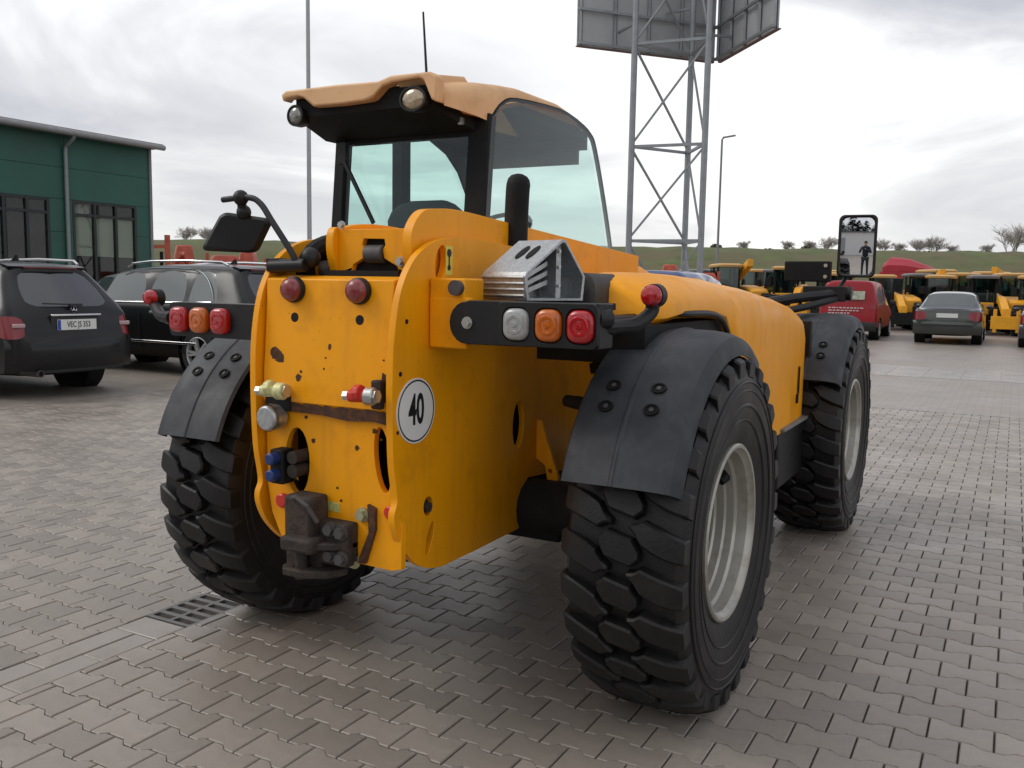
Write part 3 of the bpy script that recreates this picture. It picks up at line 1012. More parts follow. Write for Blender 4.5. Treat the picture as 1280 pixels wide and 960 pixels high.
def lens(name, x, z, m, parent, y=-0.76, w=0.0420, hgt=0.0470):
    b = MB(); lamp_block(b, x - w, x + w, z - hgt, z + hgt, y, y - 0.017, 0.030)
    o = b.build(name, m, parent, smooth=40)
    b = MB()
    b.lathe([(0, 0.030), (-0.003, 0.028), (-0.003, 0.020), (0, 0.018)], (x, y - 0.0275, z), 'y', 20)
    b.lathe([(0, 0.010), (-0.004, 0.007), (-0.004, 0)], (x, y - 0.0275, z), 'y', 12)
    b.build('optic_ring', m, o)
    return o


bar = MB()
o_ = [(0.90, 1.298), (0.90, 1.428), (0.465, 1.428)] + [(0.46 + 0.065 * math.cos(a), 1.360 + 0.066 * math.sin(a)) for a in [PI * (0.5 + i / 10) for i in range(11)]] + [(0.475, 1.294)]
bar.plate(list(reversed(o_)), [], YP, -0.76, -0.66)
lbR = bar.build('light_bar', BLK, TH, bevel=0.006)
b = MB()
b.plate(rrect(0.575, 1.298, 0.90, 1.428, 0.02), [rrect(0.592, 1.311, 0.684, 1.413, 0.032), rrect(0.699, 1.311, 0.791, 1.413, 0.032), rrect(0.801, 1.311, 0.893, 1.413, 0.032)], YP, -0.775, -0.758)
b.build('lamp_surround', BLK, lbR, bevel=0.002)
lens('reversing_lamp', 0.638, 1.362, CLR, lbR)
lens('indicator_lamp', 0.745, 1.362, AMB, lbR)
lens('tail_lamp', 0.847, 1.362, REDL, lbR)
hexbolt((0.462, -0.76, 1.36), 0.014, 0.014, (0, -1, 0), lbR, STEEL)
b = MB(); b.box((0.365, -0.70, 1.355), (0.14, 0.045, 0.16)); b.box((0.36, -0.66, 1.45), (0.13, 0.12, 0.09))
b.build('light_bracket', YEL, TH, bevel=0.006)
MB().cyl((0.40, -0.74, 1.465), (0.40, -0.70, 1.465), 0.024, 16).build('bracket_pin', IRON, TH)
# left bar
b = MB()
b.plate(rrect(-0.875, 1.265, -0.30, 1.392, 0.022), [], YP, -0.74, -0.66)
lbL = b.build('light_bar', BLK, TH, bevel=0.006)
lens('tail_lamp', -0.812, 1.328, REDL, lbL, -0.74)
lens('indicator_lamp', -0.707, 1.328, AMB, lbL, -0.74)
lens('tail_lamp', -0.600, 1.328, REDL, lbL, -0.74)
# marker lamps on rubber stalks
for (p0, p1, p2, lm) in (((0.87, -0.72, 1.36), (0.93, -0.56, 1.365), (0.955, -0.50, 1.40), (0.96, -0.50, 1.452)), ((-0.88, -0.72, 1.33), (-1.02, -0.66, 1.335), (-1.09, -0.62, 1.36), (-1.13, -0.60, 1.40))):
    sgn = 1 if lm[0] > 0 else -1
    st = MB().tube(smooth_line([p0, ((p0[0] + p1[0]) / 2, (p0[1] + p1[1]) / 2, p0[2]), p1, p2, (lm[0], lm[1], lm[2] - 0.02)], 4), [0.026] * 4 + [0.022] * 13, 10).build('lamp_stalk', BLK, TH)
    c_ = V(lm)
    MB().lathe([(-0.004, 0.035), (0.030, 0.037), (0.036, 0.03), (0.036, 0)], c_, 'y', 20).build('lamp_housing', BLK, st)
    MB().lathe([(-0.004, 0.0325), (-0.020, 0.0325), (-0.033, 0.025), (-0.039, 0.011), (-0.040, 0)], c_, 'y', 20).build('marker_lens', REDL, st)
    if sgn > 0:
        MB().cyl((0.878, -0.74, 1.385), (0.90, -0.70, 1.385), 0.03, 14).build('stalk_boot', BLK, st)

# ---- engine cover, exhaust, dark air box
def hood_ring(y, zt, zb, xl, xr, k=1.0):
    """k: roundness of the outer shoulder"""
    q = min(1.0, (zt - zb) / 0.30)
    lo = (xr, y, zt - 0.30 * k) if zt - 0.30 * k > zb + 0.01 else (xr - 0.012, y, zb + 0.035)
    if zt - zb < 0.3:
        return [(xl, y, zb), (xl, y, zt - 0.11), (xl + 0.02, y, zt - 0.06), (xl + 0.08, y, zt - 0.018), (xl + 0.15, y, zt), ((xl + xr) / 2, y, zt - 0.002), (xr - 0.15, y, zt - 0.016), (xr - 0.075, y, zt - 0.045), (xr - 0.028, y, zt - 0.080), (xr - 0.006, y, zt - 0.112), (xr - 0.006, y, zb + 0.02), (xr - 0.035, y, zb)]
    return [(xl, y, zb), (xl, y, zt - 0.16 * q), (xl + 0.02, y, zt - 0.07), (xl + 0.08, y, zt - 0.02), (xl + 0.18, y, zt), ((xl + xr) / 2 + 0.04, y, zt - 0.004), (xr - 0.15 * k - 0.02, y, zt - 0.022 * k), (xr - 0.075 * k, y, zt - 0.055 * k), (xr - 0.03 * k, y, zt - 0.11 * k), (xr - 0.006, y, zt - 0.17 * k * q - 0.02 * (1 - k)), lo, (xr - (0.035 if zt - zb < 0.3 else 0.0), y, zb)]


st_ = [(-0.20, 1.49, 1.345, 0.46, 0.825), (-0.18, 1.508, 1.345, 0.45, 0.84), (-0.08, 1.522, 1.35, 0.43, 0.868), (0.03, 1.530, 1.365, 0.42, 0.885), (0.25, 1.534, 1.365, 0.41, 0.89), (0.45, 1.532, 1.36, 0.41, 0.892), (0.58, 1.530, 1.34, 0.41, 0.893), (0.69, 1.525, 1.24, 0.41, 0.895), (0.79, 1.52, 1.02, 0.41, 0.90, 0.95), (0.90, 1.51, 0.80, 0.41, 0.908, 0.85), (1.1, 1.492, 0.755, 0.41, 0.915, 0.7), (1.4, 1.457, 0.745, 0.41, 0.918, 0.55), (1.8, 1.403, 0.74, 0.42, 0.916, 0.45), (2.06, 1.348, 0.74, 0.44, 0.908, 0.40), (2.15, 1.322, 0.74, 0.45, 0.902, 0.40), (2.18, 1.30, 0.75, 0.47, 0.892, 0.40)]
hd = MB().loft([hood_ring(*s) for s in st_]).build('engine_cover', YEL, TH, smooth=50)
MB().box((0.9185, 1.95, 0.985), (0.006, 0.022, 0.15)).build('latch_slot', MATB, hd, bevel=0.002)
MB().box((0.9185, 1.93, 0.885), (0.008, 0.03, 0.05)).build('latch', MATB, hd, bevel=0.002)
b = MB()
b.box((0.66, 1.32, 1.06), (0.42, 1.2, 0.52)); islands(b.build('engine_bay', HOLE, TH))
MB().box((0.66, 0.20, 1.285), (0.40, 0.98, 0.13)).build('dark_gap_filler', MATB, TH)  # dark block added so the gap under the cover looks shaded
b = MB()
b.tube(smooth_line([(0.62, -0.10, 1.385), (0.80, -0.12, 1.40), (0.87, 0.05, 1.385), (0.885, 0.35, 1.378), (0.885, 0.52, 1.35), (0.885, 0.64, 1.27)], 5), 0.012, 8)
b.tube(smooth_line([(0.72, -0.55, 1.35), (0.78, -0.25, 1.36), (0.80, 0.0, 1.36)], 5), 0.026, 8)
b.build('cover_seal', BLK, TH)
b = MB()
b.loft([[(x, y, z) for x, z in rrect(0.42 + i, 1.375, 0.690 - i, 1.522 - i, 0.05, 5)] for y, i in ((-0.33, 0.012), (-0.32, 0.0), (-0.02, 0.0))])
b.build('air_box', mat('brown_black_plastic', (0.040, 0.036, 0.032), 0.6, var=0.2, dirt=(0.08, 0.07, 0.06), dscale=12), TH, smooth=40)
ex = smooth_line([(0.262, -0.10, 1.48), (0.264, -0.10, 1.70), (0.268, -0.10, 1.82), (0.270, -0.098, 1.850)], 5) + [V((0.271, -0.097, 1.868)), V((0.272, -0.096, 1.880)), V((0.272, -0.095, 1.886))]
e_ = MB().tube(ex, [0.045] * (len(ex) - 3) + [0.041, 0.031, 0.016], 20).build('exhaust_pipe', MATB, TH, smooth=40)
MB().lathe([(-0.03, 0.048), (-0.025, 0.052), (0.025, 0.052), (0.03, 0.048)], (0.264, -0.10, 1.58), 'z', 20).build('clamp', IRON, e_)
b = MB()
b.box((0.83, 1.92, 0.60), (0.18, 0.78, 0.30))
sk_ = b.build('side_skirt', BLK, TH, bevel=0.012)
MB().box((0.915, 1.92, 0.758), (0.05, 0.74, 0.016)).build('step_edge', mat('step_grip', (0.18, 0.18, 0.17), 0.6, var=0.2), sk_, bevel=0.003)
MB().box((0.70, 2.235, 1.00), (0.44, 0.03, 0.60)).build('front_bulkhead', BLK, TH, bevel=0.006)

# ---- fenders
def fender(yc, sgn, a0, a1, name='fender'):
    rings = []
    n = 26
    for i in range(n + 1):
        a = math.radians(a0 + (a1 - a0) * i / n)
        rr = 0.698 + 0.010 * math.cos((i / n - 0.5) * PI)
        flare = 0.02 * (1 - i / n) ** 4
        ca, sa = math.cos(a), math.sin(a)
        pr = [(0.728, rr - 0.012), (0.738, rr), (0.85, rr + 0.005), (0.892, rr + 0.006), (0.897, rr + 0.011), (0.904, rr + 0.011), (0.909, rr + 0.006), (1.0, rr + 0.004), (1.05, rr - 0.004), (1.078, rr - 0.016), (1.094, rr - 0.042), (1.10, rr - 0.080),
              (1.094, rr - 0.080), (1.086, rr - 0.044), (1.068, rr - 0.026), (1.0, rr - 0.006), (0.85, rr - 0.002), (0.740, rr - 0.012)]
        rings.append([(sgn * x, yc + r * ca + 0.0, ZC + 0.0 + r * sa) for x, r in pr])
    b = MB().loft(rings)
    f = b.build(name, FEND, TH, smooth=28)
    # four recessed fixing bolts
    for (ang, x) in ((130, 0.825), (137, 0.825), (130, 0.975), (137, 0.975)):
        a = math.radians(ang)
        nrm = V((0, math.cos(a), math.sin(a)))
        p = V((sgn * x, yc, ZC)) + nrm * 0.7145
        z = nrm.to_track_quat('Z', 'Y').to_matrix()
        b = MB()
        vs = []
        for rr, hh in ((0.0215, -0.006), (0.0215, 0.0022), (0.0165, 0.0022), (0.0155, -0.002)):
            vs.append([p + z @ V((rr * math.cos(t) * 1.15, rr * math.sin(t), hh)) for t in [2 * PI * k / 14 for k in range(14)]])
        b.loft(vs)
        bo = b.build('bolt_recess', MATB, f, smooth=40)
        MB().cyl(p - nrm * 0.003, p + nrm * 0.001, 0.0085, 6).build('bolt', IRON, f, smooth=20)
    # fixing arm under the fender
    b = MB()
    b.bar((sgn * 0.60, yc - 0.10, ZC + 0.56), (sgn * 0.80, yc - 0.20, ZC + 0.62), 0.05, 0.04)
    b.build('fender_arm', MATB, f, bevel=0.004)
    return f


fender(0, 1, 158, 62)
fender(0, -1, 160, 60)
fender(2.75, 1, 150, 40)
fender(2.75, -1, 150, 40)
MB().tube([(0.60, -0.33, 1.085), (0.66, -0.36, 1.085), (0.78, -0.40, 1.085)], [0.021, 0.024, 0.018], 12).build('rubber_buffer', MATB, TH)

# ---- cab
XL, XR = -1.08, -0.20
SIDE = [(0.43, 1.30), (0.435, 1.60), (0.485, 2.17), (0.515, 2.245), (0.60, 2.315), (0.74, 2.355), (1.20, 2.385), (1.45, 2.36), (1.60, 2.32), (1.68, 2.25), (1.83, 1.97), (1.98, 1.62), (2.06, 1.30)]
SIDE = [tuple(p)[:2] for p in smooth_line([(a, c, 0) for a, c in SIDE], 3)]
def inset(pl, d):
    o = []
    n = len(pl)
    ar = sum(pl[i][0] * pl[(i + 1) % n][1] - pl[(i + 1) % n][0] * pl[i][1] for i in range(n))
    s = 1 if ar > 0 else -1
    for i in range(n):
        a = V(pl[i - 1]); p = V(pl[i]); c = V(pl[(i + 1) % n])
        n1_ = V((-(p - a).y, (p - a).x)).normalized() * s
        n2_ = V((-(c - p).y, (c - p).x)).normalized() * s
        m_2 = (n1_ + n2_)
        m_2 = m_2 / max(m_2.length_squared / 2, 0.3)
        o.append((p.x + m_2.x * d, p.y + m_2.y * d))
    return o


cab = MB()
frame_o = SIDE
for x0, x1, th_ in ((XR - 0.022, XR - 0.002, 0.018), (XL, XL + 0.03, 0.042)):
    cab.plate(frame_o, [inset(frame_o, th_)], XP, x0, x1)
# rear uprights and header, door pillar on the left, front uprights
cab.bar((XR - 0.055, 0.452, 1.30), (XR - 0.055, 0.455, 1.62), 0.105, 0.06, (0, 1, 0))
cab.bar((XR - 0.055, 0.455, 1.60), (XR - 0.055, 0.515, 2.24), 0.105, 0.06, (0, 1, 0))
cab.bar((XL + 0.028, 0.452, 1.30), (XL + 0.028, 0.455, 1.62), 0.055, 0.06, (0, 1, 0))
cab.bar((XL + 0.028, 0.455, 1.60), (XL + 0.028, 0.515, 2.24), 0.055, 0.06, (0, 1, 0))
cab.bar((XL + 0.03, 0.515, 2.20), (XR - 0.03, 0.515, 2.20), 0.06, 0.10)
cab.bar((XL + 0.03, 0.44, 1.50), (XR - 0.03, 0.44, 1.50), 0.05, 0.10)
cab.bar((XL + 0.035, 0.98, 1.30), (XL + 0.035, 0.98, 2.34), 0.06, 0.085, (0, 1, 0))
cab.bar((XL + 0.04, 1.60, 2.28), (XR - 0.04, 1.60, 2.28), 0.07, 0.09)
cab.plate([(1.28, 2.345), (1.45, 2.325), (1.585, 2.28), (1.66, 2.21), (1.80, 1.93), (1.94, 1.60), (1.90, 1.58), (1.74, 1.93), (1.58, 2.14), (1.45, 2.23), (1.28, 2.285)], [], XP, XL + 0.012, XL + 0.03)
cab.box(((XL + XR) / 2, 1.60, 2.215), (XR - XL - 0.16, 0.03, 0.12))
cab.build('cab_frame', MATB, TH, smooth=30)
b = MB()
b.plate(inset(SIDE, 0.006), [], XP, XR - 0.0035, XR + 0.0025)
b.build('side_window', CABG, TH, smooth=0)
b = MB()
b.plate([(0.452, 1.52), (0.50, 2.16), (0.54, 2.24), (0.62, 2.29), (0.93, 2.33), (0.93, 1.45), (0.452, 1.45)], [], XP, XL + 0.006, XL + 0.011)
b.plate([(1.03, 1.40), (1.03, 2.33), (1.20, 2.345), (1.44, 2.32), (1.6, 2.27), (1.80, 1.95), (1.95, 1.60), (2.0, 1.40)], [], XP, XL + 0.006, XL + 0.011)
islands(b.build('door_glass', CABG, TH, smooth=0))
b = MB()
b.add([(XL + 0.05, 0.436, 1.53), (XR - 0.10, 0.436, 1.53), (XR - 0.10, 0.492, 2.16), (XL + 0.05, 0.492, 2.16), (XL + 0.05, 0.441, 1.53), (XR - 0.10, 0.441, 1.53), (XR - 0.10, 0.497, 2.16), (XL + 0.05, 0.497, 2.16)],
      [(0, 1, 2, 3), (7, 6, 5, 4), (0, 4, 5, 1), (1, 5, 6, 2), (2, 6, 7, 3), (3, 7, 4, 0)])
b.build('rear_window', CABG, TH, smooth=0)
fr_ = [(1.62, 2.27), (1.69, 2.18), (1.83, 1.92), (1.97, 1.58), (2.04, 1.32)]
vs = []; fs = []
for y, z in fr_:
    for k in range(7):
        x = XL + 0.04 + (XR - XL - 0.07) * k / 6
        vs.append((x, y + 0.05 * math.sin(PI * k / 6), z))
for i in range(len(fr_) - 1):
    for k in range(6):
        fs.append((i * 7 + k, i * 7 + k + 1, (i + 1) * 7 + k + 1, (i + 1) * 7 + k))
MB().add(vs, fs).build('windscreen', CABG, TH, smooth=60)
# lower cab tub, floor, liner
b = MB()
b.box(((XL + XR) / 2, 0.47, 1.05), (XR - XL - 0.01, 0.05, 0.80))
b.box((XL + 0.02, 1.22, 1.0), (0.04, 1.6, 0.78))
b.box((XR - 0.04, 1.22, 1.02), (0.04, 1.55, 0.78))
b.box(((XL + XR) / 2, 1.22, 0.72), (XR - XL - 0.02, 1.6, 0.06))
b.box(((XL + XR) / 2, 2.02, 1.0), (XR - XL - 0.03, 0.05, 0.66))
b.build('cab_tub', CLINE, TH)
st = MB()
st.loft([[(x, y, z) for x, y in rrect(-1.01, yy, -0.55, yy + 0.12, 0.05, 4)] for z, yy in ((1.24, 0.84), (1.5, 0.80), (1.74, 0.78))] + [[(x, y, z) for x, y in rrect(-1.01 + i, 0.775 + i * 0.3, -0.55 - i, 0.90 - i * 0.3, 0.05, 4)] for z, i in ((1.80, 0.0), (1.845, 0.02), (1.88, 0.06), (1.90, 0.12))])
st.box((-0.78, 1.06, 1.26), (0.46, 0.48, 0.14))
st.box((-0.78, 1.04, 0.99), (0.3, 0.35, 0.46))
st.build('driver_seat', SEATF, TH, smooth=45)
b = MB()
pts = [(-0.74 + 0.19 * math.cos(2 * PI * k / 24), 1.52 + 0.19 * math.sin(2 * PI * k / 24) * 0.85, 1.80 + 0.19 * math.sin(2 * PI * k / 24) * 0.5) for k in range(25)]
b.tube(pts, 0.014, 8, cap=False)
b.cyl((-0.74, 1.52, 1.80), (-0.74, 1.70, 1.2), 0.035, 10)
b.bar((-0.92, 1.52, 1.80), (-0.56, 1.52, 1.80), 0.03, 0.015)
b.box((-0.74, 1.78, 1.52), (0.34, 0.16, 0.26))
b.build('steering_wheel', BLK, TH)
MB().tube(smooth_line([(-0.30, 0.62, 1.45), (-0.31, 0.60, 1.6), (-0.315, 0.585, 1.66)], 4), 0.009, 8).ball((-0.316, 0.585, 1.69), 0.024, 12, 8).build('lever', BLK, TH)

# ---- roof
PLAN = [(-1.15, 0.255, 2.335), (-0.98, 0.25, 2.335), (-0.62, 0.25, 2.34), (-0.34, 0.25, 2.335), (-0.30, 0.262, 2.245), (-0.24, 0.42, 2.225), (-0.205, 0.51, 2.205), (-0.203, 0.545, 2.255), (-0.203, 0.62, 2.305), (-0.203, 0.78, 2.345), (-0.203, 1.20, 2.370), (-0.205, 1.45, 2.345), (-0.25, 1.60, 2.318), (-0.64, 1.68, 2.31), (-1.02, 1.60, 2.32), (-1.10, 1.45, 2.36), (-1.12, 1.0, 2.38), (-1.13, 0.55, 2.355)]
def ztop(x, y):
    yy = min(max(y, 0.2), 1.75)
    P = [(0.2, 2.352), (0.45, 2.40), (0.8, 2.435), (1.2, 2.437), (1.45, 2.405), (1.62, 2.350), (1.75, 2.32)]
    for (a, za_), (c_, zb_) in zip(P, P[1:]):
        if a <= yy <= c_: return za_ + (zb_ - za_) * (yy - a) / (c_ - a)
    return 2.3
ctr = V((-0.64, 0.95))
rings = []
for k, (ins, lift) in enumerate(((0.0, 0), (0.0, 0.45), (0.012, 0.7), (0.05, 0.88), (0.14, 0.97), (0.5, 1.0), (0.85, 1.0))):
    r_ = []
    for x, y, z in PLAN:
        d = ctr - V((x, y))
        p = V((x, y)) + d * (ins * 0.9)
        zt = ztop(p.x, p.y) - 0.012 * (1 - min(1, ins * 3)) - 0.03 * abs((p.x + 0.64) / 0.55) ** 3
        zz = z + (max(zt, z + 0.012) - z) * lift
        r_.append((p.x, p.y, zz))
    rings.append(r_)
rf = MB().loft(rings).build('cab_roof', ROOF, TH, smooth=50)
# profiled rear fascia with arches over the lamps
fas = [(-1.165, 2.315), (-1.15, 2.332), (-1.07, 2.335), (-1.045, 2.328), (-0.985, 2.283), (-0.82, 2.280), (-0.67, 2.285), (-0.64, 2.293), (-0.585, 2.338), (-0.53, 2.350), (-0.39, 2.356), (-0.365, 2.345), (-0.325, 2.262), (-0.30, 2.248), (-0.295, 2.355), (-0.335, 2.378), (-0.54, 2.380), (-0.61, 2.362), (-0.85, 2.368), (-1.15, 2.366), (-1.178, 2.350)]
MB().plate(fas, [], YP, 0.195, 0.26).build('roof_fascia', ROOF, rf, bevel=0.010, seg=3)
MB().loft([[(x, 0.20, 2.366), (x, 0.26, 2.380), (x, 0.50, 2.418), (x, 0.6, 2.36), (x, 0.26, 2.33)] for x in (-0.53, -0.345)]).build('roof_bump', ROOF, rf, bevel=0.008)
b = MB()
b.loft([[(XL - 0.05, y, z0), (XR - 0.07 - (0.07 if y < 0.4 else 0), y, z0), (XR - 0.07 - (0.07 if y < 0.4 else 0), y, z1), (XL - 0.05, y, z1)] for y, z0, z1 in ((0.248, 2.25, 2.345), (0.30, 2.225, 2.35), (0.46, 2.17, 2.36), (0.60, 2.17, 2.36))])
b.box(((XL + XR) / 2, 1.10, 2.315), (XR - XL - 0.08, 1.0, 0.05))
b.build('roof_underside', MATB, TH)
for (x, z, sx_, r, dr) in ((-1.10, 2.250, 1.0, 0.045, -0.25), (-0.425, 2.272, 1.30, 0.050, 0.0)):
    c_ = V((x, 0.215, z))
    b = MB().lathe([(0.10, r * 0.7), (0.05, r), (-0.012, r * 1.1), (-0.016, r * 1.08), (-0.016, r * 0.92)], (0, 0, 0), 'y', 24)
    b.v = [(c_.x + px * sx_ + dr * py, c_.y + py, c_.z + pz) for px, py, pz in b.v]
    wl = b.build('work_lamp', BLK, TH)
    b = MB().lathe([(-0.006, r * 0.95), (-0.016, r * 0.75), (-0.021, r * 0.4), (-0.022, 0)], (0, 0, 0), 'y', 24)
    b.v = [(c_.x + px * sx_ + dr * py, c_.y + py, c_.z + pz) for px, py, pz in b.v]
    b.build('lamp_glass', mat('lamp_glass_%s' % ('amber' if sx_ > 1.1 else 'clear'), (0.42, 0.33, 0.22) if sx_ > 1.1 else (0.22, 0.22, 0.20), 0.12, 0.3, coat=0.8, var=0.3, vscale=40), wl)
b = MB().bar((-0.985, 0.425, 2.06), (-0.80, 0.415, 1.76), 0.012, 0.018)
b.box((-1.0, 0.435, 2.10), (0.05, 0.03, 0.10))
b.build('rear_wiper', BLK, TH)
MB().cyl((-0.69, 0.7, 2.44), (-0.69, 0.7, 2.475), 0.022, 12).tube([(-0.69, 0.7, 2.46), (-0.715, 0.70, 2.80)], [0.007, 0.005], 8).build('aerial', BLK, rf)
MB().box((-0.30, 0.40, 2.20), (0.02, 0.02, 0.03)).build('roof_clip', STEEL, rf)

# ---- left mirror, folded in on its arm
arm = smooth_line([(-0.155, -0.84, 1.535), (-0.17, -0.84, 1.57), (-0.265, -0.83, 1.675), (-0.325, -0.82, 1.735), (-0.38, -0.82, 1.757), (-0.50, -0.82, 1.753)], 5)
ma = MB().tube(arm, 0.0105, 10).build('mirror_arm', BLK, TH)
def slab(c4, th, r, name, m, parent, n=3):
    """rounded slab through four corners TL, TR, BR, BL (3D)"""
    TL, TR, BR, BL = [V(p) for p in c4]
    nrm = (TR - TL).cross(BL - TL).normalized()
    wv = (TR - TL).length; hv = (BL - TL).length
    rr = rrect(0, 0, 1, 1, 0.001)
    def pt(u, v): return TL * (1 - u) * (1 - v) + TR * u * (1 - v) + BR * u * v + BL * (1 - u) * v
    rings = []
    for off, ins in ((-th / 2, 0.012), (-th / 4, 0.0), (th / 4, 0.0), (th / 2, 0.012)):
        ring = []
        for x, y in rrect(ins, ins, wv - ins, hv - ins, r - ins * 0.5, 4):
            ring.append(pt(x / wv, y / hv) + nrm * off)
        rings.append(ring)
    return MB().loft(rings).build(name, m, parent, smooth=40)


mh_ = slab([(-0.500, -0.82, 1.712), (-0.345, -0.74, 1.690), (-0.405, -0.76, 1.572), (-0.575, -0.85, 1.578)], 0.05, 0.022, 'mirror_shell', BLK, TH)
b = MB(); b.ball((-0.415, -0.82, 1.757), 0.027, 12, 8); b.cyl((-0.415, -0.82, 1.757), (-0.425, -0.80, 1.70), 0.016, 10); b.ball((-0.422, -0.80, 1.71), 0.026, 12, 8)
b.build('ball_joint', BLK, mh_)

# ---- front right lamp bracket and big rear view mirror
b = MB()
b.tube([(0.48, 2.20, 1.36), (0.72, 2.6, 1.42), (0.96, 2.95, 1.46)], 0.032, 10)
b.tube([(0.55, 2.15, 1.30), (0.80, 2.6, 1.37), (0.96, 2.92, 1.43)], 0.022, 10)
b.box((0.86, 2.94, 1.452), (0.26, 0.14, 0.095))
b.cyl((0.96, 2.93, 1.455), (1.02, 2.93, 1.455), 0.045, 14)
b.tube([(0.93, 2.97, 1.48), (0.945, 3.06, 1.53), (0.98, 3.10, 1.62), (1.02, 3.09, 1.72)], 0.014, 8)
b.build('front_lamp_arm', BLK, TH, bevel=0.006)
lbx = MB().box((0.745, 2.93, 1.592), (0.285, 0.07, 0.13)).build('work_light_box', MATB, TH, bevel=0.008)
MB().cyl((0.86, 2.893, 1.63), (0.86, 2.888, 1.63), 0.012, 10).cyl((0.86, 2.893, 1.56), (0.86, 2.888, 1.56), 0.012, 10).build('fixing_bolts', STEEL, lbx)
MC = V((1.022, 3.02, 1.755))
mdir = (CAM + V((-0.13, -0.40, 0.0)) - MC).normalized()
mr = V((0, 0, 1)).cross(mdir).normalized(); mu = mdir.cross(mr)
MW_, MH_, MR_ = 0.115, 0.197, 2.3
rings = []
for off, ins in ((-0.05, 0.02), (-0.02, 0.0), (0.006, 0.0), (0.012, 0.008), (0.006, 0.017), (-0.004, 0.019)):
    rings.append([MC + mr * x + mu * y + mdir * off for x, y in rrect(-MW_ + ins, -MH_ + ins, MW_ - ins, MH_ - ins, 0.035, 5)])
ms = MB().loft(rings).build('mirror_shell', BLK, TH, smooth=40)
vs = []; fs = []
for i in range(21):
    for j in range(13):
        x = (-1 + 2 * j / 12) * (MW_ - 0.015); y = (-1 + 2 * i / 20) * (MH_ - 0.015)
        vs.append(MC + mr * x + mu * y + mdir * (0.004 - (x * x + y * y) / (2 * MR_)))
for i in range(20):
    for j in range(12):
        if i in (0, 19) and j in (0, 11): continue
        fs.append((i * 13 + j, i * 13 + j + 1, (i + 1) * 13 + j + 1, (i + 1) * 13 + j))
MB().add(vs, fs).build('mirror_glass', MIRR, ms, smooth=60, fix=False)

# ------------------------------------------------------------------ galvanised wheel chock parked on the bracket
CH = thing('wheel_chock', 'galvanised folded steel wheel chock with two slots standing above the right light bar', 'wheel chock', (0.588, -0.615, 1.428))
PH = math.radians(72)
pd, pa = V((math.cos(PH), math.sin(PH), 0)), V((-math.sin(PH), math.cos(PH), 0))      # along the chock, across it
WC = 0.205
ck = lambda u, v, w: pd * u + V((0, 0, v)) + pa * (w * WC)       # u back, v up, w 0 (near side) .. 1
EP = [(0.0, 0.0), (-0.005, 0.03), (-0.01, 0.075), (0.0, 0.09), (0.155, 0.197), (0.172, 0.197), (0.268, 0.08), (0.26, 0.0)]
ein = [(0.012, 0.008), (0.008, 0.03), (0.004, 0.074), (0.010, 0.085), (0.157, 0.186), (0.169, 0.186), (0.257, 0.078), (0.25, 0.008)]
b = MB()
b.plate(EP, [ein], ck, 0, 1)
b.build('chock_shell', GALV, CH, smooth=20, bevel=0.002)
b = MB()
b.loft([[ck(u, v, w) for u, v in ein] for w in (0.50, 0.53)])
b.build('inner_plate', GALV, CH, smooth=20)
for k in range(4):                                   # pressed ribs on the low front
    v_ = 0.016 + 0.019 * k
    MB().tube([ck(-0.006 - 0.0006 * k, v_, 0.02), ck(-0.006 - 0.0006 * k, v_, 0.98)], 0.0055, 8).build('front_rib', GALV, CH)
for k in range(4):                                   # diagonal folds inside the open end
    du = 0.028 + 0.034 * k
    a, c_ = V((0.02 + du, 0.010)), V((0.152, 0.176 - du * 0.9))
    if c_.y < 0.03: continue
    MB().bar(ck(0.012, 0.078 - du * 0.55, 0.46), ck(0.150, 0.178 - du * 0.9, 0.30), 0.012, 0.014).build('rib', GALV, CH)
b = MB()
b.loft([[ck(u, 0.01, w), ck(u, 0.185, w)] for u, w in ((0.142, 0.40), (0.150, 0.10), (0.172, 0.10), (0.18, 0.40))], cap=False, closed=False)
b.build('upright', GALV, CH, smooth=20)
for v_ in (0.05, 0.11, 0.16): hexbolt(ck(0.161, v_, 0.10), 0.006, 0.007, -pa, CH, STEEL, 'rivet')
sl = (V((0.155, 0.197)) - V((0.0, 0.09)))
nn = (-pd * sl.y + V((0, 0, sl.x))).normalized()
for w0_ in (0.34, 0.58):
    rings = [[pd * (sl.x * t_) + V((0, 0, 0.09 + sl.y * t_)) + pa * (s_ * WC) + nn * o_ for t_, s_ in circ(0.60, w0_, 1, 14, 0.20, 0.075)] for o_ in (0.001, 0.003)]
    MB().loft(rings).build('slot', HOLE, CH)
MB().box((0.60, -0.52, 1.412), (0.36, 0.34, 0.022)).build('chock_shelf', MATB, TH, bevel=0.003)

# ------------------------------------------------------------------ green building
GREEN = mat('green_cladding', (0.020, 0.098, 0.072), 0.5, var=0.10, vscale=0.8, dirt=(0.03, 0.075, 0.06), dscale=0.6, dlo=0.5, dhi=0.75)
GTRIM = mat('grey_trim', (0.20, 0.20, 0.205), 0.5, var=0.08, vscale=2)
DARKF = mat('dark_window_frame', (0.020, 0.024, 0.024), 0.5)
SHOPG = glass('shop_glass', (0.72, 0.74, 0.72), 0.85, 0.02, 1.5)
BLIND = mat('pale_blind', (0.62, 0.70, 0.58), 0.8)
BX = -19.2
BD = thing('green_building', 'dark green clad workshop building with large dark windows and a grey roof edge', 'building', (BX, 8.0, 0))
def bl(x, y, z): return (x - BX, y - 8.0, z)
WINS = [(11.93, 13.86, 0.45, 3.42, 3, 3.06), (8.95, 11.30, 0.45, 3.42, 4, 3.06), (5.6, 8.0, 0.45, 3.42, 4, 3.06)]
YB0, YB1 = -6.0, 14.36
zs = [0.0, 0.9, 1.75, 2.6, 3.42, 4.2, 5.0]
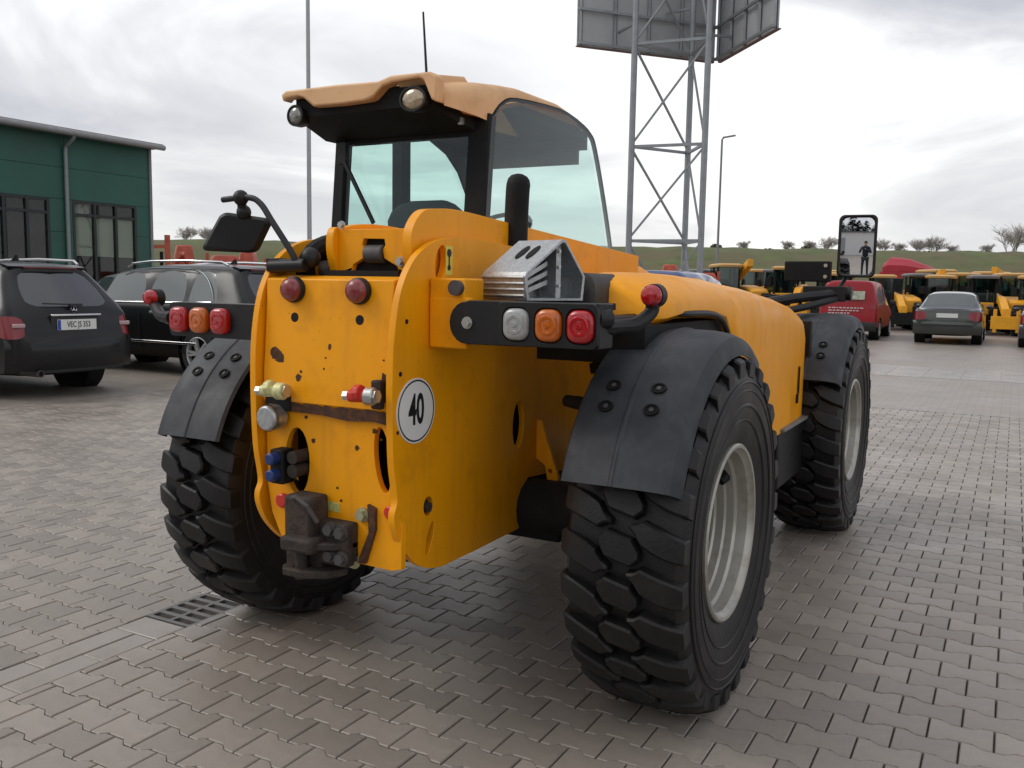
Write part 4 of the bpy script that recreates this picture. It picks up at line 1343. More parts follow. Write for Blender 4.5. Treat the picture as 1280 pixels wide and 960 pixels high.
for z0, z1 in zip(zs, zs[1:]):
    ys = [YB0, 2.0, 11.75, YB1]
    segs = []
    for a, c_ in zip(ys, ys[1:]):
        cuts = [a, c_]
        if z1 <= 3.43:
            for w in WINS:
                cuts += [q for q in (w[0], w[1]) if a < q < c_]
        cuts.sort()
        for p0, p1 in zip(cuts, cuts[1:]):
            mid = (p0 + p1) / 2
            if z1 <= 3.43 and any(w[0] < mid < w[1] for w in WINS) and z0 >= 0.9 - 1e-6: continue
            if z1 <= 0.91 and any(w[0] < mid < w[1] for w in WINS):
                MB().box(bl(BX - 0.04, mid, 0.225), (0.08, p1 - p0 - 0.012, 0.44)).build('cladding_panel', GREEN, BD)
                continue
            MB().box(bl(BX - 0.04, mid, (z0 + z1) / 2), (0.08, p1 - p0 - 0.010, z1 - z0 - 0.006)).build('cladding_panel', GREEN, BD, bevel=0.004)
b = MB()
b.box(bl(BX - 6.2, YB1 - 0.05, 2.5), (12.2, 0.10, 5.0))
b.box(bl(BX - 12.2, (YB0 + YB1) / 2, 2.5), (0.10, YB1 - YB0 - 0.2, 5.0))
b.box(bl(BX - 6.2, YB0 + 0.05, 2.5), (12.2, 0.10, 5.0))
b.build('side_wall', GREEN, BD)
MB().box(bl(BX - 0.105, (YB0 + YB1) / 2, 4.2), (0.04, YB1 - YB0 - 0.3, 1.5)).build('backing_wall', mat('green_backing', (0.014, 0.06, 0.045), 0.8), BD)
MB().box(bl(BX - 5.0, (YB0 + YB1) / 2, 2.2), (0.05, YB1 - YB0 - 0.4, 4.4)).build('inner_wall', mat('dim_shop_wall', (0.16, 0.15, 0.13), 0.9, var=0.4, vscale=1.2), BD)
MB().box(bl(BX - 3.0, (YB0 + YB1) / 2, 0.02), (5.8, YB1 - YB0 - 0.4, 0.04)).build('shop_floor', mat('shop_floor', (0.2, 0.19, 0.17), 0.6), BD)
MB().box(bl(BX + 0.012, YB1 - 0.03, 2.5), (0.05, 0.08, 5.0)).build('corner_trim', GTRIM, BD)
rfm = mat('roof_edge_metal', (0.15, 0.14, 0.14), 0.5, var=0.1)
MB().loft([[bl(BX + 0.42, y, 5.12), bl(BX - 12.3, y, 5.55), bl(BX - 12.3, y, 5.40), bl(BX + 0.42, y, 5.02)] for y in (YB0 - 0.3, YB1 + 0.10)]).build('roof', rfm, BD)
MB().box(bl(BX + 0.21, (YB0 + YB1) / 2, 5.005), (0.38, YB1 - YB0 + 0.1, 0.026)).build('soffit', GTRIM, BD)
b = MB()
b.tube([bl(BX + 0.47, YB0 - 0.2, 5.02), bl(BX + 0.47, YB1 + 0.08, 5.02)], 0.075, 12)
b.build('gutter', mat('zinc_gutter', (0.30, 0.30, 0.305), 0.45, 0.3, var=0.1), BD)
MB().tube([bl(BX + 0.45, 11.74, 5.0), bl(BX + 0.40, 11.74, 4.9), bl(BX + 0.09, 11.74, 4.72), bl(BX + 0.07, 11.74, 4.6), bl(BX + 0.07, 11.74, 0.1)], 0.05, 12).build('downpipe', mat('zinc_pipe', (0.22, 0.25, 0.245), 0.45, 0.2, var=0.1), BD)
for (y0, y1, z0, z1, n, zt) in WINS:
    fr = MB()
    xx = BX - 0.04
    pw = (y1 - y0) / n
    for i in range(n + 1):
        fr.box(bl(xx, y0 + i * pw + (0.035 if i == 0 else -0.035 if i == n else 0), (z0 + z1) / 2), (0.09, 0.07, z1 - z0))
    for i in range(n):
        yc = y0 + (i + 0.5) * pw
        for z in (z0 + 0.035, zt, z1 - 0.035):
            fr.box(bl(xx, yc, z), (0.075, pw - 0.071, 0.07))
    f = fr.build('window', DARKF, BD)
    for i in range(n):
        yc = y0 + (i + 0.5) * pw
        for za_, zb_ in ((z0 + 0.071, zt - 0.036), (zt + 0.036, z1 - 0.071)):
            MB().box(bl(xx - 0.01, yc, (za_ + zb_) / 2), (0.012, pw - 0.074, zb_ - za_)).build('pane', SHOPG, f)
        if n == 3:
            MB().box(bl(BX - 0.10, yc, 2.52), (0.02, pw - 0.08, 1.0)).build('blind', BLIND, f)
    if n == 3:
        MB().box(bl(BX - 0.17, y0 + pw * 0.5, 3.24), (0.02, pw - 0.1, 0.28)).build('white_board', WHITE, f)
# display inside: yellow and red machines dimly seen
for (y, z, m, s_) in ((10.4, 0.9, YEL_B, (0.8, 0.7, 0.9)), (12.6, 0.7, REDP, (0.7, 0.5, 0.7)), (13.5, 0.8, YEL_B, (0.6, 0.4, 1.0)), (9.4, 1.2, mat('shop_shelf', (0.35, 0.28, 0.18), 0.8), (0.4, 1.0, 1.6))):
    MB().box(bl(BX - 1.6, y, z), s_).build('shop_goods', m, BD, bevel=0.05)

# ------------------------------------------------------------------ cars
CARBLK = mat('black_car_paint', (0.007, 0.0072, 0.0085), 0.3, 0.0, spec=0.35, coat=0.2, dirt=(0.014, 0.0135, 0.013), dscale=3, dlo=0.55, dhi=0.9)
CARGRY = mat('grey_car_paint', (0.045, 0.050, 0.046), 0.3, 0.4, coat=0.8)
CARRED = mat('red_van_paint', (0.30, 0.008, 0.016), 0.42, coat=0.15, spec=0.35)
CARBLU = mat('blue_van_paint', (0.06, 0.09, 0.22), 0.3, coat=0.6)
CARDRK = mat('dark_car_paint', (0.03, 0.028, 0.035), 0.25, 0.2, coat=0.8)
CARSIL = mat('silver_car_paint', (0.20, 0.22, 0.225), 0.3, 0.5, coat=0.7)
CHROME = mat('chrome_trim', (0.75, 0.76, 0.78), 0.12, 1.0)
CGLASS = mat('dark_car_glass', (0.012, 0.016, 0.017), 0.04, 0, spec=0.8, coat=1.0)
CGLASS2 = mat('pale_car_glass', (0.035, 0.050, 0.050), 0.05, 0, spec=0.8, coat=1.0)
CGLASS3 = mat('van_glass_painted_reflection', (0.55, 0.50, 0.50), 0.12, 0, spec=0.8, coat=1.0)  # whitish reflection put into the glass colour
TRIM = mat('car_black_trim', (0.02, 0.02, 0.021), 0.55)
ALLOY = mat('alloy_rim', (0.60, 0.60, 0.61), 0.35, 0.6)
PLATE = mat('number_plate_white', (0.68, 0.69, 0.66), 0.4)
EUBLUE = mat('plate_blue', (0.02, 0.06, 0.35), 0.4)
TAILRED = mat('car_tail_lamp', (0.21, 0.008, 0.013), 0.18, coat=0.3)


def car_shell(stn, cols, regions, crease_rings=(5,), levels=2):
    """loft of stations (9 half-section points each, x/y/z) with ladder-like ends; regions(kind, i, j) -> material slot"""
    bm = bmesh.new()
    cl = bm.edges.layers.float.get('crease_edge') or bm.edges.layers.float.new('crease_edge')
    ns = len(stn)
    L = [[bm.verts.new(p) for p in s[1:8]] for s in stn]
    Rr = [[bm.verts.new((-p[0], p[1], p[2])) for p in s[1:8]] for s in stn]
    C0 = [bm.verts.new(s[0]) for s in stn]
    C8 = [bm.verts.new(s[8]) for s in stn]
    def ring(i):                     # 16 verts round the section
        return [C0[i]] + L[i] + [C8[i]] + list(reversed(Rr[i]))
    rg = [ring(i) for i in range(ns)]
    for i in range(ns - 1):
        for j in range(16):
            try:
                f = bm.faces.new((rg[i][j], rg[i][(j + 1) % 16], rg[i + 1][(j + 1) % 16], rg[i + 1][j]))
            except ValueError:
                continue
            jj = j if j < 8 else 15 - j
            f.material_index = regions('side', i, jj)
    for end, i in (('rear', 0), ('front', ns - 1)):
        grid = []
        for k in range(1, 8):
            a, b_ = L[i][k - 1], Rr[i][k - 1]
            row = [a]
            for c_ in cols:
                p = a.co.lerp(b_.co, (1 - c_) / 2)
                bulge = 0.07 * (1 - c_ * c_) * (-1 if end == 'rear' else 1)
                row.append(bm.verts.new((p.x, p.y + bulge, p.z)))
            row.append(b_)
            grid.append(row)
        for k in range(6):
            for q in range(len(cols) + 1):
                f = bm.faces.new((grid[k][q], grid[k + 1][q], grid[k + 1][q + 1], grid[k][q + 1]))
                f.material_index = regions(end, k + 1, q)
        try:
            bm.faces.new([C0[i]] + [grid[0][q] for q in range(len(cols) + 2)])
            bm.faces.new([C8[i]] + [grid[6][q] for q in range(len(cols) + 2)])
        except ValueError:
            pass
    for e_ in bm.edges:
        pass
    bmesh.ops.recalc_face_normals(bm, faces=bm.faces)
    for i in range(ns):
        pass
    bm.edges.ensure_lookup_table()
    for i in range(ns - 1):
        for r_ in crease_rings:
            for side in (L, Rr):
                ed = bm.edges.get((side[i][r_ - 1], side[i + 1][r_ - 1]))
                if ed: ed[cl] = 0.55
    # the edges round the glass stay crisp
    for e_ in bm.edges:
        if len(e_.link_faces) == 2 and e_.link_faces[0].material_index != e_.link_faces[1].material_index:
            e_[cl] = max(e_[cl], 0.75)
    me = bpy.data.meshes.new('shell')
    for k in range(6): me.materials.append(None)
    bm.to_mesh(me); bm.free()
    o = bpy.data.objects.new('shell', me)
    COL.objects.link(o)
    md = o.modifiers.new('s', 'SUBSURF'); md.levels = levels; md.render_levels = levels
    dg = bpy.context.evaluated_depsgraph_get()
    ev = bpy.data.meshes.new_from_object(o.evaluated_get(dg))
    bpy.data.objects.remove(o)
    return ev


def split_shell(ev, idx, proud=0.0):
    bm = bmesh.new(); bm.from_mesh(ev)
    bmesh.ops.delete(bm, geom=[f for f in bm.faces if f.material_index != idx], context='FACES')
    if proud:
        bm.normal_update()
        for v in bm.verts: v.co += v.normal * proud
    return bm


def cut_arches(bm, wheels, r, wmin):
    kill = []
    for f in bm.faces:
        c_ = f.calc_center_median()
        for (y, z) in wheels:
            if abs(c_.x) > wmin and (c_.y - y) ** 2 + (c_.z - z) ** 2 < r * r: kill.append(f); break
    bmesh.ops.delete(bm, geom=kill, context='FACES')
    for v in bm.verts:
        if v.is_boundary and abs(v.co.x) > wmin:
            for (y, z) in wheels:
                d = V((v.co.y - y, v.co.z - z)); l = d.length
                if r * 0.8 < l < r * 1.35 and v.co.z > 0.24:
                    d = d / l * r
                    v.co.y = y + d.x; v.co.z = z + d.y


def bm_obj(bm, name, m, parent, smooth=40, thick=0):
    me = bpy.data.meshes.new(name)
    bm.to_mesh(me); bm.free()
    me.materials.clear(); me.materials.append(m)
    for p in me.polygons: p.material_index = 0
    me.shade_smooth(); me.set_sharp_from_angle(angle=math.radians(smooth))
    o = bpy.data.objects.new(name, me)
    link(o, parent)
    if thick:
        md = o.modifiers.new('t', 'SOLIDIFY'); md.thickness = thick; md.offset = -1
    return o


def car_wheel(parent, x, y, r, w, spokes=5, name='wheel'):
    s = 1 if x > 0 else -1
    b = MB()
    b.lathe([(-w / 2, r * 0.66), (-w / 2, r * 0.93), (-w / 2 + 0.02, r * 0.985), (-w / 4, r), (w / 4, r), (w / 2 - 0.02, r * 0.985), (w / 2, r * 0.93), (w / 2 + 0.004, r * 0.8), (w / 2 - 0.004, r * 0.665)], (0, 0, 0), 'x', 32)
    t_ = b.build(name, RUBC, parent)
    t_.location = (x, y, r)
    b = MB()
    q = s * w / 2
    b.lathe([(q, r * 0.67), (q + s * 0.004, r * 0.64), (q - s * 0.01, r * 0.62), (q - s * 0.10, r * 0.60)], (0, 0, 0), 'x', 32)
    b.lathe([(q - s * 0.035, r * 0.16), (q - s * 0.005, r * 0.12), (q - s * 0.004, 0)], (0, 0, 0), 'x', 16)
    for k in range(spokes):
        for dd in (-0.13, 0.13):
            a = 2 * PI * k / spokes
            b.bar((q - s * 0.02, r * 0.12 * math.cos(a + dd * 2), r * 0.12 * math.sin(a + dd * 2)), (q - s * 0.012, r * 0.63 * math.cos(a + dd), r * 0.63 * math.sin(a + dd)), 0.032, 0.035, (1, 0, 0))
    b.build('rim', ALLOY, t_, smooth=30)
    MB().lathe([(q - s * 0.07, r * 0.61), (q - s * 0.07, 0)], (0, 0, 0), 'x', 20).build('brake_backing', MATB, t_)
    return t_


HS = lambda pts, w, yo, zs_: None
def section(y, w, zb, z_sh, z_belt, w_belt, w_roof, z_roof, yoff=None):
    """nine half-section points from bottom centre to roof centre; yoff pushes single points forward"""
    yo = yoff or [0] * 9
    P = [(0, zb), (w * 0.80, zb), (w * 0.985, zb + 0.16), (w, 0.66), (w * 0.985, z_sh), (w_belt, z_belt), (w_roof, z_roof - 0.075), (w_roof * 0.78, z_roof - 0.015), (0, z_roof)]
    return [(x, y + yo[i], z) for i, (x, z) in enumerate(P)]


def make_estate(label, loc, rz, paint, plate=None, scale=(1, 1.1, 1.12), group=None, gmat=None):
    root = thing('estate_car', label, 'car', loc, rz, group, scale)
    W_ = 0.885
    rear = section(0.0, W_ * 0.93, 0.27, 0.90, 0.99, W_ * 0.86, 0.58, 1.455, [0.08, 0.06, 0.0, -0.01, 0.06, 0.10, 0.46, 0.44, 0.42])
    S_ = [rear,
          section(0.20, W_ * 0.985, 0.23, 0.91, 0.985, W_ * 0.92, 0.605, 1.47, [0, 0, 0, 0, 0, 0, 0.36, 0.36, 0.36]),
          section(0.55, W_, 0.22, 0.905, 0.975, W_ * 0.935, 0.625, 1.482, [0, 0, 0, 0, 0, 0.05, 0.18, 0.18, 0.18]),
          section(1.15, W_, 0.20, 0.90, 0.965, W_ * 0.94, 0.64, 1.492),
          section(1.22, W_, 0.20, 0.90, 0.965, W_ * 0.94, 0.64, 1.493),
          section(1.95, W_, 0.20, 0.89, 0.955, W_ * 0.94, 0.645, 1.49),
          section(2.03, W_, 0.20, 0.89, 0.954, W_ * 0.94, 0.645, 1.488),
          section(2.85, W_, 0.20, 0.88, 0.95, W_ * 0.935, 0.62, 1.42, [0, 0, 0, 0, 0, 0.1, -0.05, -0.12, -0.15]),
          section(3.45, W_, 0.20, 0.88, 0.96, W_ * 0.90, 0.66, 1.02, [0, 0, 0, 0, 0, 0, -0.03, 0.1, 0.15]),
          section(4.25, W_ * 0.96, 0.22, 0.80, 0.86, W_ * 0.84, 0.55, 0.93),
          section(4.56, W_ * 0.80, 0.26, 0.66, 0.72, W_ * 0.70, 0.45, 0.78, [0, 0, 0.05, 0.06, 0.02, 0, 0, 0, 0.02])]
    cols = [0.80, 0.4, 0.0, -0.4, -0.80]

    def reg(kind, i, j):
        if kind == 'side':
            if j == 5 and i in (2, 4, 6): return 1
            if j in (5, 6, 7) and i == 7: return 3 if j != 5 else 0
            if j == 3 and i == 0: return 4
            if j in (0, 1) : return 5
            return 0
        if kind == 'rear':
            if i == 5 and 1 <= j <= 4: return 2
            if i == 3 and j in (0, 5): return 4
            return 0
        return 0
    ev = car_shell(S_, cols, reg)
    wh = [(0.92, 0.33), (3.62, 0.33)]
    bm = split_shell(ev, 0); cut_arches(bm, wh, 0.385, 0.6)
    bm_obj(bm, 'body', paint, root)
    bm_obj(split_shell(ev, 5), 'underbody', MATB, root)
    islands(bm_obj(split_shell(ev, 1), 'side_window', gmat or CGLASS, root))
    bm_obj(split_shell(ev, 2), 'rear_window', CGLASS, root)
    bm_obj(split_shell(ev, 3), 'windscreen', gmat or CGLASS, root)
    bm = split_shell(ev, 4)
    for s in (1, -1):
        b2 = bm.copy()
        bmesh.ops.delete(b2, geom=[f for f in b2.faces if f.calc_center_median().x * s < 0], context='FACES')
        tl = bm_obj(b2, 'tail_lamp', TAILRED, root)
        b3 = MB()
        b3.box((s * 0.72, 0.004, 0.80), (0.15, 0.03, 0.045))
        b3.build('reversing_strip', mat('tail_clear', (0.45, 0.30, 0.30), 0.2, coat=0.6), tl, bevel=0.01)
    bm.free()
    b = MB()
    for (y, z) in wh:
        for s in (1, -1):
            b.lathe([(s * 0.62, 0.39), (s * 0.86, 0.392)], (0, y, z), 'x', 28)
            b.lathe([(s * 0.62, 0.39), (s * 0.62, 0.0)], (0, y, z), 'x', 28)
    islands(b.build('wheel_arch', MATB, root))
    for (y, z) in wh:
        for s in (1, -1): car_wheel(root, s * 0.775, y, 0.325, 0.21)
    # rear bumper, plate, trim
    b = MB()
    b.loft([[(x, -0.075 + 0.16 * (abs(x) / 0.86) ** 2.4 + dy, z) for dy, z in ((0.02, 0.30), (-0.01, 0.34), (-0.025, 0.50), (-0.03, 0.60), (0.0, 0.655), (0.08, 0.66), (0.08, 0.30))] for x in (-0.865, -0.8, -0.65, -0.35, 0, 0.35, 0.65, 0.8, 0.865)])
    b.build('rear_bumper', paint, root, smooth=40)
    MB().loft([[(x, -0.062 + 0.16 * (abs(x) / 0.86) ** 2.4 + dy, z) for dy, z in ((0.0, 0.285), (-0.012, 0.35), (0.05, 0.35), (0.05, 0.285))] for x in (-0.7, -0.35, 0, 0.35, 0.7)]).build('bumper_insert', TRIM, root)
    MB().box((0, -0.02, 0.805), (0.66, 0.03, 0.165)).build('plate_recess', TRIM, root, bevel=0.012)
    np_ = MB().box((0, -0.046, 0.80), (0.53, 0.012, 0.115)).build('number_plate', PLATE, root, bevel=0.003)
    MB().box((-0.245, -0.0525, 0.80), (0.04, 0.003, 0.108)).build('blue_strip', EUBLUE, np_)
    if plate:
        text_obj(plate, 0.088, INK, np_, (0.02, -0.0525, 0.80), (PI / 2, 0, 0), 'lettering', 0.80, 0.0015)
    MB().box((0, -0.032, 0.905), (0.68, 0.035, 0.022)).build('chrome_strip', CHROME, root, bevel=0.006)
    # round star emblem on the tailgate
    b = MB()
    b.lathe([(0, 0.040), (-0.006, 0.043), (-0.012, 0.040), (-0.006, 0.036)], (0, 0.012, 0.965), 'y', 24, close=True)
    for k in range(3):
        a = PI / 2 + 2 * PI * k / 3
        for q in (-0.09, 0.09):
            pass
        b.loft([[(0.008 * math.cos(a + PI / 2), 0.004, 0.965 + 0.008 * math.sin(a + PI / 2)), (-0.008 * math.cos(a + PI / 2), 0.004, 0.965 - 0.008 * math.sin(a + PI / 2)), (0, 0.012, 0.965)],
                [(0.037 * math.cos(a), 0.003, 0.965 + 0.037 * math.sin(a)), (0.037 * math.cos(a) - 0.001, 0.003, 0.965 + 0.037 * math.sin(a)), (0.037 * math.cos(a), 0.006, 0.965 + 0.037 * math.sin(a))]])
    b.build('star_emblem', CHROME, root, smooth=30)
    b = MB()
    b.loft([[(x, 0.36 + 0.10 * (abs(x) / 0.6) ** 2 + dy, z) for dy, z in ((0, 1.425), (0.14, 1.455), (0.16, 1.44), (0.02, 1.405))] for x in (-0.52, -0.3, 0, 0.3, 0.52)])
    sp_ = b.build('roof_spoiler', paint, root, smooth=40)
    MB().loft([[(x, 0.352 + 0.10 * (abs(x) / 0.6) ** 2, z + q) for q in (0, 0.012)] + [(x, 0.37 + 0.10 * (abs(x) / 0.6) ** 2, z + q) for q in (0.012, 0)] for x, z in ((-0.36, 1.408), (0, 1.41), (0.36, 1.408))]).build('brake_strip', TAILRED, sp_)
    b = MB()
    b.bar((0.05, 0.005, 1.015), (-0.38, 0.045, 1.03), 0.02, 0.016)
    b.box((0.02, 0.0, 1.012), (0.16, 0.05, 0.03))
    b.build('rear_wiper', TRIM, root)
    for s in (1, -1):
        b = MB().tube([(s * 0.56, 0.62, 1.462), (s * 0.585, 0.72, 1.505), (s * 0.60, 1.4, 1.525), (s * 0.60, 2.1, 1.515), (s * 0.585, 2.5, 1.485), (s * 0.57, 2.62, 1.445)], 0.016, 8)
        b.build('roof_rail', CHROME if gmat else ALLOY, root)
        # chrome line along the belt and up over the rear quarter window
        b = MB().tube(smooth_line([(s * 0.838, 3.25, 0.965), (s * 0.842, 2.4, 0.965), (s * 0.838, 1.2, 0.98), (s * 0.83, 0.70, 0.99)], 4), 0.010, 6)
        b.tube(smooth_line([(s * 0.828, 0.66, 0.995), (s * 0.775, 0.74, 1.14), (s * 0.70, 0.90, 1.30), (s * 0.668, 1.15, 1.40), (s * 0.655, 1.7, 1.42), (s * 0.655, 2.3, 1.405), (s * 0.67, 2.65, 1.36)], 4), 0.008, 6)
        b.build('window_chrome', CHROME, root)
        MB().box((s * 0.895, 1.75, 0.84), (0.03, 0.18, 0.03)).build('door_handle', CHROME if s else paint, root, bevel=0.008)
        MB().box((s * 0.884, 1.9, 0.45), (0.02, 1.9, 0.03)).build('side_moulding', CHROME, root, bevel=0.004)
        b = MB()
        for y in (1.19, 2.06, 3.1):
            b.bar((s * 0.8885, y, 0.32), (s * 0.889, y, 0.88), 0.008, 0.008)
        b.build('door_gap', HOLE, root)
        MB().ball((s * 0.97, 2.95, 1.03), 0.09, 12, 8, (1.1, 0.6, 0.75)).build('wing_mirror', paint, root)
        if s > 0: MB().lathe([(0.2, 0.038), (-0.05, 0.04), (-0.05, 0.033), (0.1, 0.03)], (-0.5, 0, 0.285), 'y', 14).build('exhaust_tip', IRON, root)
    MB().loft([[(-0.012, 0.98, 1.49), (0.012, 0.98, 1.49), (0.012, 1.12, 1.49), (-0.012, 1.12, 1.49)], [(-0.004, 1.0, 1.56), (0.004, 1.0, 1.56), (0.004, 1.03, 1.56), (-0.004, 1.03, 1.56)]]).build('roof_fin', paint, root)
    return root


make_estate('black estate car seen from behind with a white number plate and chrome strip', (-8.25, 4.10, 0), PI / 2, CARBLK, 'VEC JS 353', group=None)
make_estate('black estate car in side view with chrome window line and spoked alloy wheel', (-7.62, 7.25, 0), PI / 2, CARBLK, None, scale=(1, 1.1, 1.15), gmat=CGLASS2)


def make_sedan(label, loc, rz, paint, scale=(1, 1, 1), kind='sedan', name='sedan_car', category='car', gl=None):
    root = thing(name, label, category, loc, rz, None, scale)
    W_ = 0.87
    S_ = [section(0.0, W_ * 0.94, 0.28, 0.90, 0.955, W_ * 0.84, 0.60, 1.0, [0.08, 0.06, 0, -0.01, 0.04, 0.08, 0.10, 0.10, 0.10]),
          section(0.22, W_ * 0.985, 0.24, 0.90, 0.965, W_ * 0.9, 0.66, 1.02),
          section(0.72, W_, 0.22, 0.90, 0.965, W_ * 0.93, 0.68, 1.04),
          section(0.80, W_, 0.21, 0.90, 0.965, W_ * 0.93, 0.66, 1.07, [0, 0, 0, 0, 0, 0, 0, 0, 0]),
          section(1.30, W_, 0.20, 0.895, 0.96, W_ * 0.93, 0.60, 1.40, [0, 0, 0, 0, 0, -0.1, 0, 0.03, 0.05]),
          section(1.92, W_, 0.20, 0.89, 0.95, W_ * 0.93, 0.62, 1.445),
          section(2.00, W_, 0.20, 0.89, 0.95, W_ * 0.93, 0.62, 1.447),
          section(2.60, W_, 0.20, 0.88, 0.94, W_ * 0.92, 0.60, 1.40, [0, 0, 0, 0, 0, 0.2, 0, -0.05, -0.08]),
          section(3.30, W_, 0.20, 0.87, 0.94, W_ * 0.9, 0.65, 0.98),
          section(4.20, W_ * 0.95, 0.22, 0.78, 0.84, W_ * 0.82, 0.55, 0.88),
          section(4.50, W_ * 0.80, 0.26, 0.62, 0.70, W_ * 0.68, 0.45, 0.74)]
    cols = [0.62, 0.3, 0.0, -0.3, -0.62]

    def reg(k, i, j):
        if k == 'side':
            if j == 5 and i in (4, 6): return 1
            if j in (6, 7) and i == 3: return 2
            if j in (6, 7) and i == 7: return 3
            if j == 3 and i == 0: return 4
            if j in (0, 1): return 5
        if k == 'rear' and i == 3 and j in (0, 5): return 4
        return 0
    ev = car_shell(S_, cols, reg)
    wh = [(0.95, 0.32), (3.55, 0.32)]
    bm = split_shell(ev, 0); cut_arches(bm, wh, 0.37, 0.6)
    bm_obj(bm, 'body', paint, root)
    bm_obj(split_shell(ev, 5), 'underbody', MATB, root)
    islands(bm_obj(split_shell(ev, 1), 'side_window', gl or CGLASS2, root))
    bm_obj(split_shell(ev, 2), 'rear_window', gl or CGLASS2, root)
    bm_obj(split_shell(ev, 3), 'windscreen', CGLASS, root)
    bm = split_shell(ev, 4)
    for s in (1, -1):
        b2 = bm.copy()
        bmesh.ops.delete(b2, geom=[f for f in b2.faces if f.calc_center_median().x * s < 0], context='FACES')
        bm_obj(b2, 'tail_lamp', TAILRED, root)
    bm.free()
    b = MB()
    for (y, z) in wh:
        for s in (1, -1):
            b.lathe([(s * 0.60, 0.37), (s * 0.84, 0.372)], (0, y, z), 'x', 24)
            b.lathe([(s * 0.60, 0.37), (s * 0.60, 0.0)], (0, y, z), 'x', 24)
    islands(b.build('wheel_arch', MATB, root))
    for (y, z) in wh:
        for s in (1, -1): car_wheel(root, s * 0.76, y, 0.315, 0.20)
    MB().loft([[(x, -0.075 + 0.16 * (abs(x) / 0.86) ** 2.4 + dy, z) for dy, z in ((0.02, 0.28), (-0.01, 0.32), (-0.03, 0.50), (-0.03, 0.60), (0.0, 0.64), (0.08, 0.645), (0.08, 0.28))] for x in (-0.855, -0.8, -0.6, -0.3, 0, 0.3, 0.6, 0.8, 0.855)]).build('rear_bumper', paint, root, smooth=40)
    MB().box((0, -0.065 - 0.04, 0.53), (1.3, 0.02, 0.05)).build('bumper_strip', TRIM, root, bevel=0.006)
    MB().box((0, -0.09, 0.79), (0.53, 0.06, 0.115)).build('number_plate', PLATE, root, bevel=0.003)
    for s in (1, -1):
        MB().ball((s * 0.95, 2.9, 1.0), 0.085, 12, 8, (1.1, 0.6, 0.75)).build('wing_mirror', paint, root)
        MB().box((s * 0.875, 1.75, 0.83), (0.03, 0.18, 0.03)).build('door_handle', paint, root, bevel=0.008)
    return root


make_sedan('dark grey saloon car seen from behind on the open paving', (0.30, 24.9, 0), 0, CARGRY, (1.02, 1, 1.03))
make_sedan('dark saloon car cut off by the right edge of the picture', (2.93, 24.4, 0), 0, CARDRK, (1.0, 1, 1.0))
make_sedan('silver saloon car mostly hidden between the two black estate cars', (-12.0, 9.9, 0), PI / 2, CARSIL, (1, 1, 1.12))


